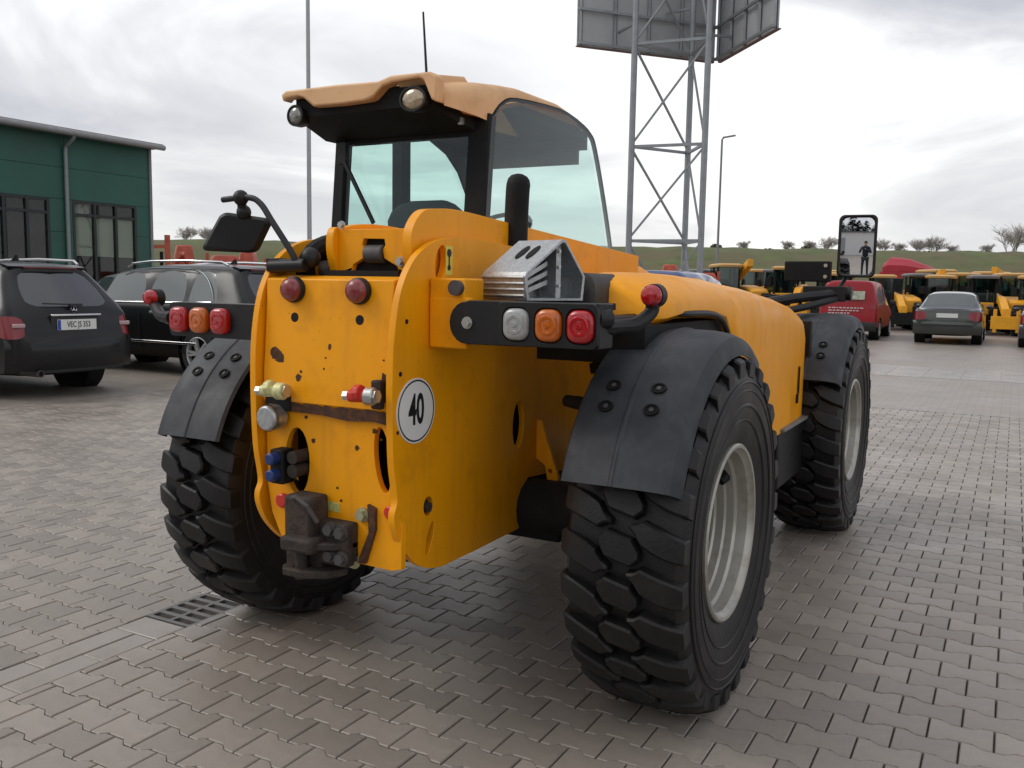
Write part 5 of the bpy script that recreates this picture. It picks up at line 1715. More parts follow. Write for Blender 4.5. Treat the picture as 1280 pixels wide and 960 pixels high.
def make_van(label, loc, rz, paint, scale, writing=None, wing=None):
    root = thing('delivery_van', label, 'van', loc, rz, None, scale)
    W_ = 0.88
    S_ = [section(0.0, W_ * 0.96, 0.30, 0.98, 1.06, W_ * 0.93, 0.70, 1.80, [0.06, 0.04, 0, -0.01, 0.02, 0.03, 0.10, 0.12, 0.12]),
          section(0.15, W_, 0.26, 0.98, 1.06, W_ * 0.97, 0.74, 1.82),
          section(0.45, W_, 0.24, 0.98, 1.06, W_ * 0.975, 0.745, 1.825),
          section(1.35, W_, 0.22, 0.98, 1.05, W_ * 0.98, 0.745, 1.83),
          section(1.45, W_, 0.22, 0.98, 1.05, W_ * 0.98, 0.745, 1.83),
          section(2.10, W_, 0.22, 0.97, 1.04, W_ * 0.975, 0.72, 1.80),
          section(2.18, W_, 0.22, 0.97, 1.04, W_ * 0.975, 0.72, 1.79),
          section(2.75, W_, 0.22, 0.96, 1.03, W_ * 0.95, 0.66, 1.68, [0, 0, 0, 0, 0, 0.25, 0, -0.05, -0.1]),
          section(3.45, W_, 0.22, 0.93, 1.01, W_ * 0.9, 0.68, 1.06),
          section(4.05, W_ * 0.95, 0.24, 0.84, 0.90, W_ * 0.82, 0.55, 0.94),
          section(4.30, W_ * 0.80, 0.28, 0.64, 0.72, W_ * 0.68, 0.45, 0.78)]
    cols = [0.82, 0.42, 0.0, -0.42, -0.82]

    def reg(k, i, j):
        if k == 'side':
            if j == 5 and i in (2, 4, 6): return 1
            if j in (6, 7) and i == 7: return 3
            if j in (0, 1): return 5
            if j == 4 and i == 0: return 4
        if k == 'rear' and i == 4 and j in (0, 5): return 4
        return 0
    ev = car_shell(S_, cols, reg)
    wh = [(0.85, 0.32), (3.40, 0.32)]
    bm = split_shell(ev, 0); cut_arches(bm, wh, 0.38, 0.6)
    bm_obj(bm, 'body', paint, root)
    bm_obj(split_shell(ev, 5), 'underbody', MATB, root)
    islands(bm_obj(split_shell(ev, 1), 'side_window', wing or CGLASS2, root))
    bm_obj(split_shell(ev, 3), 'windscreen', CGLASS, root)
    bm = split_shell(ev, 4)
    for s in (1, -1):
        b2 = bm.copy()
        bmesh.ops.delete(b2, geom=[f for f in b2.faces if f.calc_center_median().x * s < 0], context='FACES')
        bm_obj(b2, 'tail_lamp', TAILRED, root)
    bm.free()
    b = MB()
    for (y, z) in wh:
        for s in (1, -1):
            b.lathe([(s * 0.60, 0.38), (s * 0.86, 0.382)], (0, y, z), 'x', 24)
            b.lathe([(s * 0.60, 0.38), (s * 0.60, 0.0)], (0, y, z), 'x', 24)
    islands(b.build('wheel_arch', MATB, root))
    for (y, z) in wh:
        for s in (1, -1): car_wheel(root, s * 0.77, y, 0.315, 0.20)
    MB().loft([[(x, -0.08 + 0.12 * (abs(x) / 0.88) ** 2.4 + dy, z) for dy, z in ((0.02, 0.28), (-0.01, 0.32), (-0.02, 0.54), (0.0, 0.58), (0.08, 0.585), (0.08, 0.28))] for x in (-0.86, -0.7, -0.35, 0, 0.35, 0.7, 0.86)]).build('rear_bumper', TRIM, root, smooth=40)
    b = MB(); b.bar((0, -0.062, 0.60), (0, 0.035, 1.70), 0.008, 0.012); b.build('door_gap', HOLE, root)
    if writing:
        MB().box((0.0, -0.058, 1.36), (1.02, 0.03, 0.26)).build('sign_panel', mat('pale_sign', (0.42, 0.46, 0.36), 0.5, var=0.5, vscale=14), root, bevel=0.01)
        for i, z in enumerate((0.98, 0.90, 0.82)):
            b = MB()
            x = -0.55
            while x < 0.5 - 0.2 * i:
                w_ = rnd.uniform(0.04, 0.11)
                b.box((x + w_ / 2, -0.078, z), (w_, 0.012, 0.035)); x += w_ + 0.03
            b.build('print_line', mat('pale_print', (0.62, 0.48, 0.48), 0.5), root)
    for s in (1, -1):
        MB().ball((s * 0.98, 2.95, 1.12), 0.10, 12, 8, (1.1, 0.6, 1.0)).build('wing_mirror', TRIM, root)
    return root


make_van('red delivery van seen from behind with a pale sign on its rear doors', (-2.42, 25.3, 0), 0, CARRED, (0.95, 1, 0.97), writing=True, wing=CGLASS3)
make_van('blue van of which only the curved roof shows behind the yellow engine cover', (-4.25, 13.3, 0), 0, CARBLU, (1, 1, 0.985))

# ------------------------------------------------------------------ yellow machines parked in rows at the back
YRUB = RUBC
def make_machine(label, loc, rz, sc, roofm, variant=0, group=None):
    root = thing('parked_loader', label, 'loader', loc, rz, group, (sc, sc, sc))
    # local: front towards -Y (it faces the camera), boom down in front
    b = MB()
    b.box((0, 0.3, 0.85), (0.7, 3.0, 0.5))
    b.build('chassis', MATB, root, bevel=0.03)
    b = MB()
    b.loft([[(x, y, z) for x, z in rrect(0.25, 0.8, 0.98, zt, 0.12, 4)] for y, zt in ((-1.1, 1.30), (-0.9, 1.42), (0.8, 1.55), (1.4, 1.5))])
    b.build('engine_cover', YEL_B, root, smooth=45)
    b = MB()
    b.box((-0.55, 0.2, 1.05), (0.8, 1.5, 0.5))
    b.build('cab_base', YEL_B if variant == 1 else MATB, root, bevel=0.03)
    b = MB()
    for (x, y) in ((-0.98, -0.55), (-0.12, -0.55), (-0.98, 0.35), (-0.12, 0.35), (-0.95, 1.0), (-0.15, 1.0)):
        b.bar((x, y, 1.25), (x, y + (0.15 if y < 0 else 0), 2.28), 0.08, 0.08, (0, 1, 0))
    islands(b.build('cab_post', MATB, root))
    b = MB()
    b.box((-0.55, -0.50, 1.78), (0.80, 0.02, 0.98)); b.box((-0.55, 1.0, 1.78), (0.74, 0.02, 0.98)); b.box((-0.985, 0.22, 1.78), (0.02, 1.36, 0.98)); b.box((-0.115, 0.22, 1.78), (0.02, 1.36, 0.98))
    b.build('cab_window', glass('machine_glass', (0.55, 0.66, 0.66), 0.9, 0.05, 1.6), root)
    MB().loft([[(x, y, z) for x, y in rrect(-1.08 + i, -0.78 + i, -0.02 - i, 1.12 - i, 0.12, 3)] for z, i in ((2.27, 0.03), (2.31, 0), (2.37, 0.0), (2.42, 0.12))]).build('cab_roof', roofm, root, smooth=40)
    MB().box((-0.55, 0.5, 1.42), (0.45, 0.2, 0.75)).box((-0.55, 0.3, 1.15), (0.45, 0.5, 0.15)).build('seat', SEATF, root, bevel=0.04)
    b = MB()
    if variant == 2:
        b.loft([[(0.02, y, z), (0.26, y, z), (0.26, y, z + 0.3), (0.02, y, z + 0.3)] for y, z in ((1.5, 1.5), (-1.2, 2.3))])
    else:
        b.loft([[(-0.08, y, z), (0.20, y, z), (0.20, y, z + 0.28), (-0.08, y, z + 0.28)] for y, z in ((1.5, 1.4), (-1.0, 1.25), (-2.2, 0.75))])
        b.box((0.06, -2.3, 0.7), (0.26, 0.3, 0.8))
    b.build('boom', YEL_B, root, bevel=0.02)
    b = MB()
    b.box((0.06, -2.5, 0.55), (1.1, 0.07, 0.5))
    for x in (-0.35, 0.45):
        b.box((x, -2.48, 0.62), (0.12, 0.1, 0.9))
    b.build('carriage', MATB if variant != 1 else YEL_B, root, bevel=0.01)
    for (x, y) in ((0.85, -1.15), (-0.85, -1.15), (0.85, 1.45), (-0.85, 1.45)):
        s = 1 if x > 0 else -1
        w = MB().lathe([(-0.2, 0.32), (-0.215, 0.5), (-0.18, 0.60), (0.18, 0.60), (0.215, 0.5), (0.2, 0.32)], (0, 0, 0), 'x', 24).build('wheel', YRUB, root)
        w.location = (x, y, 0.60)
        MB().lathe([(s * 0.19, 0.33), (s * 0.14, 0.30), (s * 0.05, 0.27), (s * 0.06, 0.0)], (0, 0, 0), 'x', 20).build('rim', YEL_B if variant else RIM, w)
        b = MB()
        for k in range(24):
            a = 2 * PI * k / 24
            for q in (-1, 1):
                b.bar((q * 0.02, 0.61 * math.cos(a), 0.61 * math.sin(a)), (q * 0.2, 0.605 * math.cos(a + 0.12), 0.605 * math.sin(a + 0.12)), 0.07, 0.05, (0, math.cos(a), math.sin(a)))
        b.build('tread', YRUB, w, smooth=0)
    for x in (-1.15, 1.1):
        MB().box((x, -0.8, 1.75), (0.20, 0.06, 0.34)).build('mirror', MATB, root, bevel=0.02)
    return root


MROOF = mat('machine_roof', (0.62, 0.38, 0.14), 0.5, var=0.1)
protos = [make_machine('p', (0, 0, 0), 0, 1, MROOF, v) for v in (0, 1, 2)]
rows = [  # x, y, turn, scale, variant, label
    (-2.15, 34.6, 0.25, 0.86, 0, 'yellow loader under the red curved hood, just right of the red van'),
    (-0.15, 35.4, -0.1, 0.87, 1, 'yellow loader partly hidden behind the dark grey saloon car'),
    (1.35, 33.4, 0.15, 0.86, 1, 'yellow loader with an upright yellow carriage right of the dark grey saloon'),
    (2.95, 33.2, -0.15, 0.86, 0, 'yellow loader cut off at the right edge behind the dark saloon'),
    (-8.65, 36.4, 0.5, 1.04, 2, 'yellow loader with a raised boom left of the black lamp box'),
    (-10.2, 37.6, -0.2, 0.95, 0, 'loader with a grey cab seen beside the right leg of the lattice tower'),
    (-6.1, 36.5, 0.1, 1.0, 1, 'yellow loader hidden behind the black lamp box of the telehandler'),
    (-3.9, 36.2, 0.1, 0.9, 0, 'yellow loader hidden behind the big mirror and red van'),
    (-1.05, 36.9, 0.3, 0.90, 2, 'yellow loader squeezed behind the row between the red hood and the saloon'),
    (0.45, 38.2, -0.25, 0.93, 0, 'yellow loader in the second row behind the saloon roof'),
    (2.2, 37.0, 0.2, 0.92, 2, 'yellow loader in the second row near the right edge'),
    (-7.2, 39.8, -0.3, 0.98, 0, 'yellow loader in the second row just left of the black lamp box'),
    (-0.6, 40.6, 0.5, 1.0, 0, 'yellow loader in the third row just right of the red curved hood'),
    (1.4, 41.5, -0.4, 0.98, 2, 'yellow loader in the third row behind the right half of the saloon roof'),
    (3.6, 40.2, 0.3, 1.0, 0, 'yellow loader in the third row close to the right edge'),
    (-5.0, 41.4, 0.6, 0.98, 2, 'yellow loader in the third row behind the lamp box and the mirror'),
    (-8.9, 42.0, -0.5, 1.0, 1, 'yellow loader in the third row left of the lamp box'),
    (-12.6, 43.5, 0.2, 1.0, 0, 'yellow loader in the third row left of the street lamp'),
    (-11.9, 39.2, 0.4, 0.95, 1, 'yellow loader in the second row behind the legs of the lattice tower'),
]
used_ = set()
used_rows = []
for (x, y, a, s_, v_, lab) in rows:
    o = protos[v_] if v_ not in used_ else copy_tree(protos[v_])
    used_.add(v_)
    o.location = (x, y, 0); o.rotation_euler = (0, 0, a); o.scale = (s_, s_, s_)
    o['label'] = lab; o['group'] = 'yellow loaders parked in rows at the back'
    if len(used_rows) % 3 == 2:
        for ch in o.children:                       # some stand there with dark grey roofs and black engine covers
            if ch.name.startswith('cab_roof') or (len(used_rows) % 2 and ch.name.startswith('engine_cover')):
                ch.material_slots[0].link = 'OBJECT'
                ch.material_slots[0].material = GTRIM if ch.name.startswith('cab_roof') else MATB
    used_rows.append(lab)

# red curved hood of a lorry behind the loaders
RTR = mat('red_lorry_paint', (0.36, 0.018, 0.030), 0.5, var=0.1)
LR = thing('red_lorry', 'red lorry cab whose curved roof deflector rises above the yellow loaders', 'lorry', (-2.5, 43.0, 0))
MB().loft([[(x, y, z) for x, y in rrect(-1.2, -0.9, 1.2, 1.0, 0.25, 4)] for z in (0.7, 1.9, 2.35)]).build('cab', RTR, LR, smooth=40)
b = MB()
b.loft([[(-1.05 + i, y, 2.36) for i in (0,)] + [(-1.05, y, 2.36 + h_ * 0.6), (-0.8, y, 2.36 + h_ * 0.98), (0.0, y, 2.36 + h_ * 0.85), (0.9, y, 2.36 + h_ * 0.35), (1.25, y, 2.36)] for y, h_ in ((-0.8, 0.3), (-0.3, 0.62), (0.5, 0.72), (0.95, 0.70))])
b.build('roof_deflector', RTR, LR, smooth=50)
MB().box((0, -0.92, 1.65), (1.9, 0.05, 0.8)).build('windscreen', CGLASS, LR, bevel=0.02)
for (x, y) in ((-1.0, -0.2), (1.0, -0.2)):
    w = MB().lathe([(-0.15, 0.28), (-0.15, 0.48), (0.15, 0.48), (0.15, 0.28)], (0, 0, 0), 'x', 24).build('wheel', YRUB, LR); w.location = (x, y, 0.48)

# red implements in front of the bank on the left
IMP = mat('orange_red_implement', (0.42, 0.075, 0.04), 0.5, var=0.2)
def implement(loc, rz, sc, label):
    root = thing('farm_implement', label, 'farm machine', loc, rz, 'red farm implements on the yard behind the black cars', (sc, sc, sc))
    b = MB()
    b.box((0, 0, 0.9), (3.4, 0.18, 0.18)); b.box((0, 0.9, 0.9), (3.4, 0.18, 0.18))
    for x in (-1.5, -0.5, 0.5, 1.5): b.box((x, 0.45, 0.92), (0.12, 1.0, 0.14))
    b.bar((0, 0, 0.9), (0, -1.3, 1.3), 0.16, 0.16); b.bar((-0.5, 0, 0.9), (0, -0.6, 1.7), 0.12, 0.12); b.bar((0.5, 0, 0.9), (0, -0.6, 1.7), 0.12, 0.12)
    b.build('frame', IMP, root, bevel=0.01)
    b = MB()
    for k in range(12):
        x = -1.6 + 3.2 * k / 11
        b.tube(smooth_line([(x, 0.0 if k % 2 else 0.9, 0.85), (x, -0.2 if k % 2 else 0.7, 0.6), (x, 0.0 if k % 2 else 0.9, 0.3), (x, 0.15 if k % 2 else 1.05, 0.0)], 3), 0.04, 6)
    b.build('tines', MATB, root)
    for hx_, hw_, hh_ in ((-1.1, 0.7, 0.45), (0.1, 0.5, 0.75), (1.2, 0.8, 0.5)):
        MB().loft([[(hx_ - hw_ / 2 * q, 0.45 - 0.4 * q, z), (hx_ + hw_ / 2 * q, 0.45 - 0.4 * q, z), (hx_ + hw_ / 2 * q, 0.45 + 0.4 * q, z), (hx_ - hw_ / 2 * q, 0.45 + 0.4 * q, z)] for q, z in ((0.6, 1.0), (1.0, 1.2), (1.0, 1.2 + hh_ * 0.6), (0.8, 1.2 + hh_))]).build('hopper', IMP, root, bevel=0.04)
    for px_ in (-1.6, -0.5, 0.7, 1.65):
        MB().box((px_, 0.2, 1.35), (0.09, 0.09, 0.8)).build('upright', IMP if px_ > 0 else MATB, root)
    for x in (-1.75, 1.75):
        MB().cyl((x - 0.1, 0.5, 0.4), (x + 0.1, 0.5, 0.4), 0.4, 20).build('wheel', YRUB, root)
    return root


imp0 = implement((-27.5, 22.6, 0), 0.9, 1.45, 'orange-red implement nearest the corner of the green building')
for (x, y, a, s_, lab) in ((-28.6, 27.0, 0.6, 1.40, 'orange-red implement standing mid way between the building and the left mirror'), (-26.0, 29.8, 0.2, 1.45, 'orange-red implement above the roof of the side-on estate car'), (-9.9, 30.5, 0.3, 1.2, 'red implement seen between the legs of the lattice tower')):
    o = copy_tree(imp0); o.location = (x, y, 0); o.rotation_euler = (0, 0, a); o.scale = (s_, s_, s_); o['label'] = lab
TLR = thing('red_mast', 'red machine frame standing upright at the corner of the green building', 'farm machine', (-24.9, 19.3, 0))
b = MB()
for x in (-0.5, 0.5): b.box((x, 0, 1.5), (0.12, 0.15, 3.0))
for z in (0.4, 1.5, 2.6): b.box((0, 0, z), (0.9, 0.12, 0.12))
b.build('mast', IMP, TLR); MB().box((0.5, 0.4, 0.9), (1.4, 0.7, 0.8)).build('body', IMP, TLR, bevel=0.05)

# ------------------------------------------------------------------ lattice tower with advertising boards (seen from behind)
TG = mat('tower_galvanised', (0.27, 0.285, 0.30), 0.5, 0.45, var=0.12, vscale=4)
BB = mat('board_back', (0.40, 0.41, 0.42), 0.6, 0.1, var=0.08, vscale=1.5)
TW = thing('sign_tower', 'grey three-legged lattice tower carrying two advertising boards seen from behind', 'sign tower', (-6.5, 21.2, 0))
A3, B3, C3 = V((-7.48, 20.48, 0)), V((-5.53, 20.75, 0)), V((-6.46, 22.20, 0))
O3 = V((-6.5, 21.2, 0))
HT = 12.0
for P3 in (A3, B3, C3):
    q = P3 - O3
    MB().tube([(q.x, q.y, 0), (q.x, q.y, HT)], 0.085, 12).build('leg', TG, TW)
    MB().box((q.x, q.y, 0.03), (0.4, 0.4, 0.06)).build('foot_plate', TG, TW)
lv = [0.15, 2.72, 5.25, 7.95, 10.6]
for z in lv[1:]:
    for (p, q) in ((A3, B3), (A3, C3), (C3, B3)):
        a = p - O3; c_ = q - O3; a.z = z; c_.z = z
        MB().bar(a, c_, 0.06, 0.075).build('cross_bar', TG, TW)
for z0, z1 in zip(lv, lv[1:]):
    for (p, q) in ((A3, B3), (C3, A3), (B3, C3)):
        a = p - O3; c_ = q - O3
        MB().bar((a.x, a.y, z0 + 0.06), (c_.x, c_.y, z1 - 0.06), 0.05, 0.05).build('brace', TG, TW)
P1, P2, P3_ = V((-9.01, 20.28, 0)), V((-6.2, 23.66, 0)), V((-3.83, 20.83, 0))
for (p, q, off) in ((P1, P2, 1), (P2, P3_, 1)):
    a = p - O3; c_ = q - O3
    d = (c_ - a).normalized(); n_ = V((-d.y, d.x, 0))            # outward side
    a = a - d * 0.05; c_ = c_ - d * (0.0 if p is P1 else 0.06)
    L_ = (c_ - a).length
    bd = MB()
    bd.bar(a + n_ * 0.10 + V((0, 0, 9.75)), c_ + n_ * 0.10 + V((0, 0, 9.75)), 0.03, 3.4)
    board = bd.build('board', BB, TW)
    for k in range(5):
        t_ = k / 4
        m0 = a.lerp(c_, 0.02 + 0.96 * t_)
        MB().bar(m0 + n_ * 0.04 + V((0, 0, 8.06)), m0 + n_ * 0.04 + V((0, 0, 11.44)), 0.07, 0.07).build('stud', TG, board)
    for z in (8.10, 9.0, 9.9, 10.8):
        MB().bar(a - n_ * 0.03 + V((0, 0, z)), c_ - n_ * 0.03 + V((0, 0, z)), 0.06, 0.07).build('rail', TG, board)
    MB().bar(a + n_ * 0.13 + V((0, 0, 8.035)), c_ + n_ * 0.13 + V((0, 0, 8.035)), 0.10, 0.03).build('edge_strip', mat('rusty_edge', (0.20, 0.12, 0.11), 0.7), board)
    for (k, z) in ((0.28, 8.5), (0.62, 9.2)):
        s_ = a.lerp(c_, k)
        nearest = min((A3, B3, C3), key=lambda P: (P - O3 - s_).length) - O3
        MB().bar((nearest.x, nearest.y, z), (s_ - n_ * 0.0 + V((0, 0, z))), 0.06, 0.06).build('outrigger', TG, TW)

# poles
FP = thing('flag_pole', 'tall slim grey pole rising behind the left side of the cab', 'pole', (-13.17, 13.98, 0))
MB().tube([(0, 0, 0), (0, 0, 5), (0.0, 0, 11)], [0.06, 0.052, 0.042], 12).build('mast', mat('pole_grey', (0.36, 0.37, 0.38), 0.45, 0.3, var=0.05), FP)
MB().cyl((0, 0, 0), (0, 0, 0.4), 0.09, 12).build('base', GTRIM, FP)
LP = thing('street_lamp', 'thin street lamp with a short arm right of the lattice tower', 'street lamp', (-14.1, 51.6, 0))
MB().tube([(0, 0, 0), (0, 0, 10.3), (0.1, 0, 10.42)], [0.085, 0.06, 0.05], 10).build('mast', GTRIM, LP)
MB().bar((0.05, 0, 10.42), (0.8, 0, 10.5), 0.16, 0.08).build('lamp_head', GTRIM, LP)

# ------------------------------------------------------------------ grass bank with bare trees
GRASS = mat('bank_grass', (0.098, 0.122, 0.042), 0.95, var=0.28, vscale=0.35, dirt=(0.130, 0.108, 0.060), dscale=0.22, dlo=0.40, dhi=0.62, bump=0.6, bscale=2)
vs = []; fs = []
LINE = [(-260, 40), (-150, 62), (-92, 76), (-60, 92), (-30, 106), (2, 122), (40, 140), (120, 170)]
cols_ = []
pts = smooth_line([(x, y, 0) for x, y in LINE], 14)
for p in pts:
    col_ = []
    for k in range(9):
        t_ = k / 8
        inw = V((0.42, -0.9, 0))
        hh = 6.3 * (t_ * t_ * (3 - 2 * t_))
        q = p + inw * (30 * (1 - t_))
        col_.append((q.x + rnd.uniform(-0.8, 0.8), q.y + rnd.uniform(-0.8, 0.8), hh - 0.3 * (1 - t_) + rnd.uniform(-0.12, 0.12) * (0 if k == 0 else 1)))
    q = p + V((-0.42, 0.9, 0)) * 60
    col_.append((q.x, q.y, 6.0))
    cols_.append(col_)
for c_ in cols_: vs += c_
m_n = 10
for i in range(len(cols_) - 1):
    for k in range(m_n - 1):
        fs.append((i * m_n + k, (i + 1) * m_n + k, (i + 1) * m_n + k + 1, i * m_n + k + 1))
bk = MB().add(vs, fs).build('grass_bank', GRASS, smooth=60)
tag(bk, kind='structure')

BARK = mat('bare_twigs', (0.40, 0.365, 0.34), 0.9, var=0.2)
SHRUB = mat('dull_shrub', (0.060, 0.062, 0.030), 0.95, var=0.4, vscale=1.5)


def twig_tree(seed, h, spread):
    r_ = random.Random(seed)
    tr, cr = MB(), MB()

    def grow(b, p, d, L, rad, lev):
        q = p + d * L
        n = 5 if lev == 0 else 3
        mid = p.lerp(q, 0.5) + V((r_.uniform(-1, 1), r_.uniform(-1, 1), 0)) * L * 0.06
        b.tube([p, mid, q], [rad, rad * 0.85, rad * 0.65], n, cap=False)
        if lev >= 4: return
        for k in range(4):
            nd = (d + V((r_.uniform(-1, 1), r_.uniform(-1, 1), r_.uniform(-0.3, 0.65))) * spread).normalized()
            st = p.lerp(q, r_.uniform(0.25, 1.0))
            grow(cr, st, nd, L * r_.uniform(0.6, 0.85), max(rad * 0.55, 0.011), lev + 1)
    stems = 2 if spread < 0.8 else 4
    for k in range(stems):
        grow(tr, V((r_.uniform(-1, 1) * h * 0.16, r_.uniform(-0.3, 0.3), -0.3)), V((r_.uniform(-0.35, 0.35), r_.uniform(-0.35, 0.35), 1)).normalized(), h * 0.27, h * 0.009, 0)
    return tr, cr


TREES = []
for i, (h, sp) in enumerate(((6.2, 0.85), (3.6, 1.0), (2.4, 1.0))):
    root = thing('bare_tree', 'x', 'tree')
    tr, cr = twig_tree(40 + i, h, sp)
    tr.build('trunk', BARK, root, fix=False); cr.build('crown', BARK, root, smooth=0, fix=False)
    TREES.append(root)
spots = [(1.2, 124.5, 0, 'bare tree with the widest grey crown at the right end of the grass bank'), (4.0, 126.0, 0, 'bare tree crowding the right edge of the picture above the bank'), (-1.6, 124, 2, 'low bare bush just left of the widest crown on the bank'),
         (-7.2, 121, 1, 'bare bush on the bank above the saloon, right one of a close pair'), (-9.0, 120.5, 1, 'bare bush on the bank above the saloon, left one of a close pair'), (-11.0, 119.5, 2, 'small bare bush on the bank left of the close pair'), (-5.2, 122, 2, 'small bare bush on the bank right of the close pair'),
         (-12.8, 118.0, 1, 'bare bush on the bank just right of the big mirror'), (-18.7, 114.8, 1, 'bare bush on the bank just left of the big mirror'), (-20.6, 113.9, 2, 'small bare bush on the bank left of the big mirror'), (-23.0, 112.4, 2, 'small bare bush on the bank above the black lamp box'),
         (-28.0, 110, 2, 'lone small bare bush on the bank right of the street lamp'), (-90.6, 78.8, 1, 'bare tree rising beside the corner of the green building'), (-88.2, 79.9, 1, 'bare tree on the bank left of the left mirror'), (-83.5, 82, 2, 'small bare bush on the bank above the red implements')]
use = set()
for (x, y, k, lab) in spots:
    o = TREES[k] if k not in use else copy_tree(TREES[k])
    use.add(k)
    o.location = (x, y, 6.15); o.rotation_euler = (0, 0, rnd.uniform(0, 6.28))
    s_ = rnd.uniform(0.85, 1.1); o.scale = (s_ * 1.25, s_ * 1.25, s_)
    o['label'] = lab; o['group'] = 'bare trees and bushes along the grass bank'


def shrub(seed, r):
    r_ = random.Random(seed)
    b = MB()
    for k in range(420):
        d = V((r_.gauss(0, 1), r_.gauss(0, 1), r_.gauss(0, 1))).normalized() * r * r_.uniform(0.4, 1.0) * V((1, 1, 0.7)).length / 1.6
        c_ = V((d.x, d.y, abs(d.z) * 0.8))
        u_ = V((r_.uniform(-1, 1), r_.uniform(-1, 1), r_.uniform(-1, 1))).normalized() * r * 0.12
        w_ = u_.orthogonal().normalized() * r * 0.08
        b.add([c_ - u_, c_ + w_, c_ + u_, c_ - w_], [(0, 1, 2, 3)])
    return b


sh0 = shrub(5, 1.3).build('bush', SHRUB, None, smooth=0, fix=False)
used_b = False
for (x, y, z, s_, lab) in ((-4.2, 113.0, 4.1, 1.0, 'dark bush on the slope right of the red curved hood'), (-7.6, 116.5, 5.6, 0.7, 'small dark bush near the top of the slope above the saloon'), (0.2, 117.0, 5.0, 0.9, 'dark bush on the slope under the widest bare crown'), (-24.4, 108, 5.6, 0.7, 'dark bush near the top of the slope above the black lamp box'), (-30.2, 106, 6.2, 0.6, 'small dark bush on the crest beside the street lamp'), (-21.0, 113.0, 6.2, 0.6, 'small dark bush on the crest left of the big mirror')):
    o = sh0 if not used_b else sh0.copy()
    if used_b: COL.objects.link(o)
    used_b = True
    o.location = (x, y, z); o.scale = (s_, s_, s_); o.rotation_euler = (0, 0, rnd.uniform(0, 6))
    tag(o, lab, 'bush', 'dark bushes on the grass bank')

# ------------------------------------------------------------------ what the right mirror reflects: the photographer, a white hall, dark trees
HALL = thing('white_hall', 'white flat-roofed hall behind the photographer, seen only in the right mirror', 'building', (2.2, -17.0, 0))
MB().box((0, 0, 1.35), (9.0, 5.0, 2.7)).build('wall', mat('white_render', (0.68, 0.68, 0.66), 0.8, var=0.04), HALL)
MB().box((0, 0, 2.76), (9.3, 5.3, 0.12)).build('roof', GTRIM, HALL)
MB().box((-1.5, 2.52, 1.05), (1.0, 0.05, 2.1)).build('door', mat('grey_door', (0.3, 0.31, 0.32), 0.5), HALL)
CONI = mat('dark_conifer', (0.018, 0.028, 0.015), 0.95, var=0.4, vscale=2)
def conifer(seed):
    r_ = random.Random(seed); b = MB()
    for k in range(1300):
        z = 7.5 * (1 - math.sqrt(r_.random())) + 0.5
        rr = (8.2 - z) * 0.27 * math.sqrt(r_.uniform(0.2, 1)); a = r_.uniform(0, 2 * PI)
        c_ = V((rr * math.cos(a), rr * math.sin(a), z))
        u_ = V((math.cos(a), math.sin(a), -0.5)).normalized() * 0.42; w_ = V((-math.sin(a), math.cos(a), 0)) * 0.16
        b.add([c_ - u_ * 0.3 - w_, c_ + u_, c_ - u_ * 0.3 + w_], [(0, 1, 2)])
    return b


cf = thing('conifer', 'c', 'tree')
conifer(3).build('crown', CONI, cf, smooth=0, fix=False); MB().cyl((0, 0, 0), (0, 0, 6.5), 0.18, 8, 0.05).build('trunk', BARK, cf)
for k in range(26):
    o = cf if k == 0 else copy_tree(cf)
    o.location = (-14 + 1.35 * k + rnd.uniform(-0.4, 0.4), -24.5 + rnd.uniform(-1.5, 1.5), 0); s_ = rnd.uniform(0.6, 0.8)
    o.scale = (s_ * 2.0, s_ * 2.0, s_); o.rotation_euler = (0, 0, rnd.uniform(0, 6))
    o['label'] = 'dark conifer in the row behind the photographer, seen only in the right mirror'; o['group'] = 'conifer row behind the photographer'

SKIN = mat('skin', (0.50, 0.30, 0.22), 0.6)
NAVY = mat('dark_jacket', (0.018, 0.022, 0.035), 0.85, var=0.15)
JEAN = mat('dark_trousers', (0.03, 0.035, 0.05), 0.9, var=0.15)
HAIRM = mat('brown_hair', (0.06, 0.04, 0.025), 0.8)
def skin_mesh(name, vts, eds, rad, root_i, m, parent, lev=2):
    me = bpy.data.meshes.new(name); me.from_pydata(vts, eds, [])
    o = bpy.data.objects.new(name, me); COL.objects.link(o)
    md = o.modifiers.new('skin', 'SKIN')
    o.modifiers.new('sub', 'SUBSURF').levels = lev
    o.modifiers['sub'].render_levels = lev
    for i, r in enumerate(rad):
        me.skin_vertices[0].data[i].radius = r if isinstance(r, tuple) else (r, r)
        me.skin_vertices[0].data[i].use_root = (i == root_i)
    dg = bpy.context.evaluated_depsgraph_get()
    ev = bpy.data.meshes.new_from_object(o.evaluated_get(dg))
    bpy.data.objects.remove(o)
    ev.name = name; ev.materials.clear(); ev.materials.append(m); ev.shade_smooth()
    o = bpy.data.objects.new(name, ev)
    return link(o, parent)


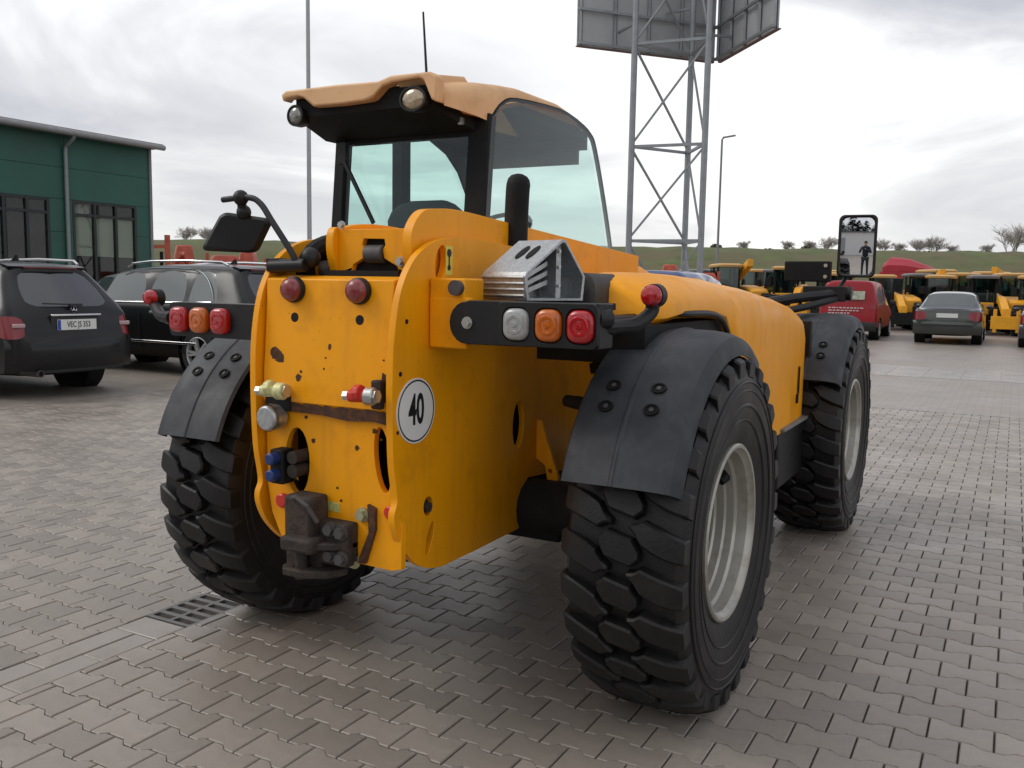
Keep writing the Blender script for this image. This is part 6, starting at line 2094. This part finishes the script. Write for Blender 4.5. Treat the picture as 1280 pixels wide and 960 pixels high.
PN = thing('person', 'person in dark jacket and jeans holding up a phone, reflected in the right mirror', 'person', (2.02, -3.62, 0), math.radians(22))
jv = [(0, 0, 0.95), (0, 0, 1.12), (0, 0.0, 1.32), (0, 0, 1.44), (0, 0.01, 1.52), (0.18, 0, 1.42), (0.27, 0.08, 1.18), (0.12, 0.34, 1.36), (-0.18, 0, 1.42), (-0.27, 0.08, 1.18), (-0.12, 0.34, 1.36)]
skin_mesh('jacket', jv, [(0, 1), (1, 2), (2, 3), (3, 4), (3, 5), (5, 6), (6, 7), (3, 8), (8, 9), (9, 10)], [(0.17, 0.12), (0.155, 0.11), (0.17, 0.115), (0.10, 0.09), (0.055, 0.055), 0.07, 0.052, 0.04, 0.07, 0.052, 0.04], 0, NAVY, PN)
lv_ = [(0, 0, 0.96), (0.10, 0, 0.88), (0.12, 0.02, 0.50), (0.13, 0, 0.10), (0.14, 0.10, 0.05), (-0.10, 0, 0.88), (-0.12, 0.02, 0.50), (-0.13, 0, 0.10), (-0.14, 0.10, 0.05)]
skin_mesh('trousers', lv_, [(0, 1), (1, 2), (2, 3), (3, 4), (0, 5), (5, 6), (6, 7), (7, 8)], [(0.15, 0.11), 0.092, 0.065, 0.05, 0.04, 0.092, 0.065, 0.05, 0.04], 0, JEAN, PN)
hv_ = [(0, 0, 1.50), (0, 0.015, 1.57), (0, 0.02, 1.64), (0, 0.01, 1.71)]
skin_mesh('body', hv_, [(0, 1), (1, 2), (2, 3)], [0.05, (0.062, 0.07), (0.075, 0.09), (0.055, 0.07)], 0, SKIN, PN)
MB().ball((0, -0.005, 1.675), 0.092, 16, 10, (0.9, 1.08, 1.02)).build('hair', HAIRM, PN)
for s in (1, -1):
    hx, hy, hz_ = s * 0.10, 0.36, 1.37
    hvv = [(hx, hy, hz_), (hx - s * 0.02, hy + 0.05, hz_ + 0.03)]
    he = [(0, 1)]; hr = [0.024, (0.03, 0.018)]
    for k in range(4):
        q = len(hvv)
        hvv += [(hx - s * 0.03, hy + 0.075, hz_ + 0.055 - k * 0.019), (hx - s * 0.05, hy + 0.075, hz_ + 0.052 - k * 0.019)]
        he += [(1, q), (q, q + 1)]; hr += [0.009, 0.008]
    q = len(hvv); hvv += [(hx - s * 0.045, hy + 0.035, hz_ + 0.06)]; he += [(1, q)]; hr += [0.010]
    skin_mesh('hand', hvv, he, hr, 0, SKIN, PN, 1)
MB().box((0, 0.445, 1.40), (0.15, 0.012, 0.075)).build('phone', INK, PN, bevel=0.004)
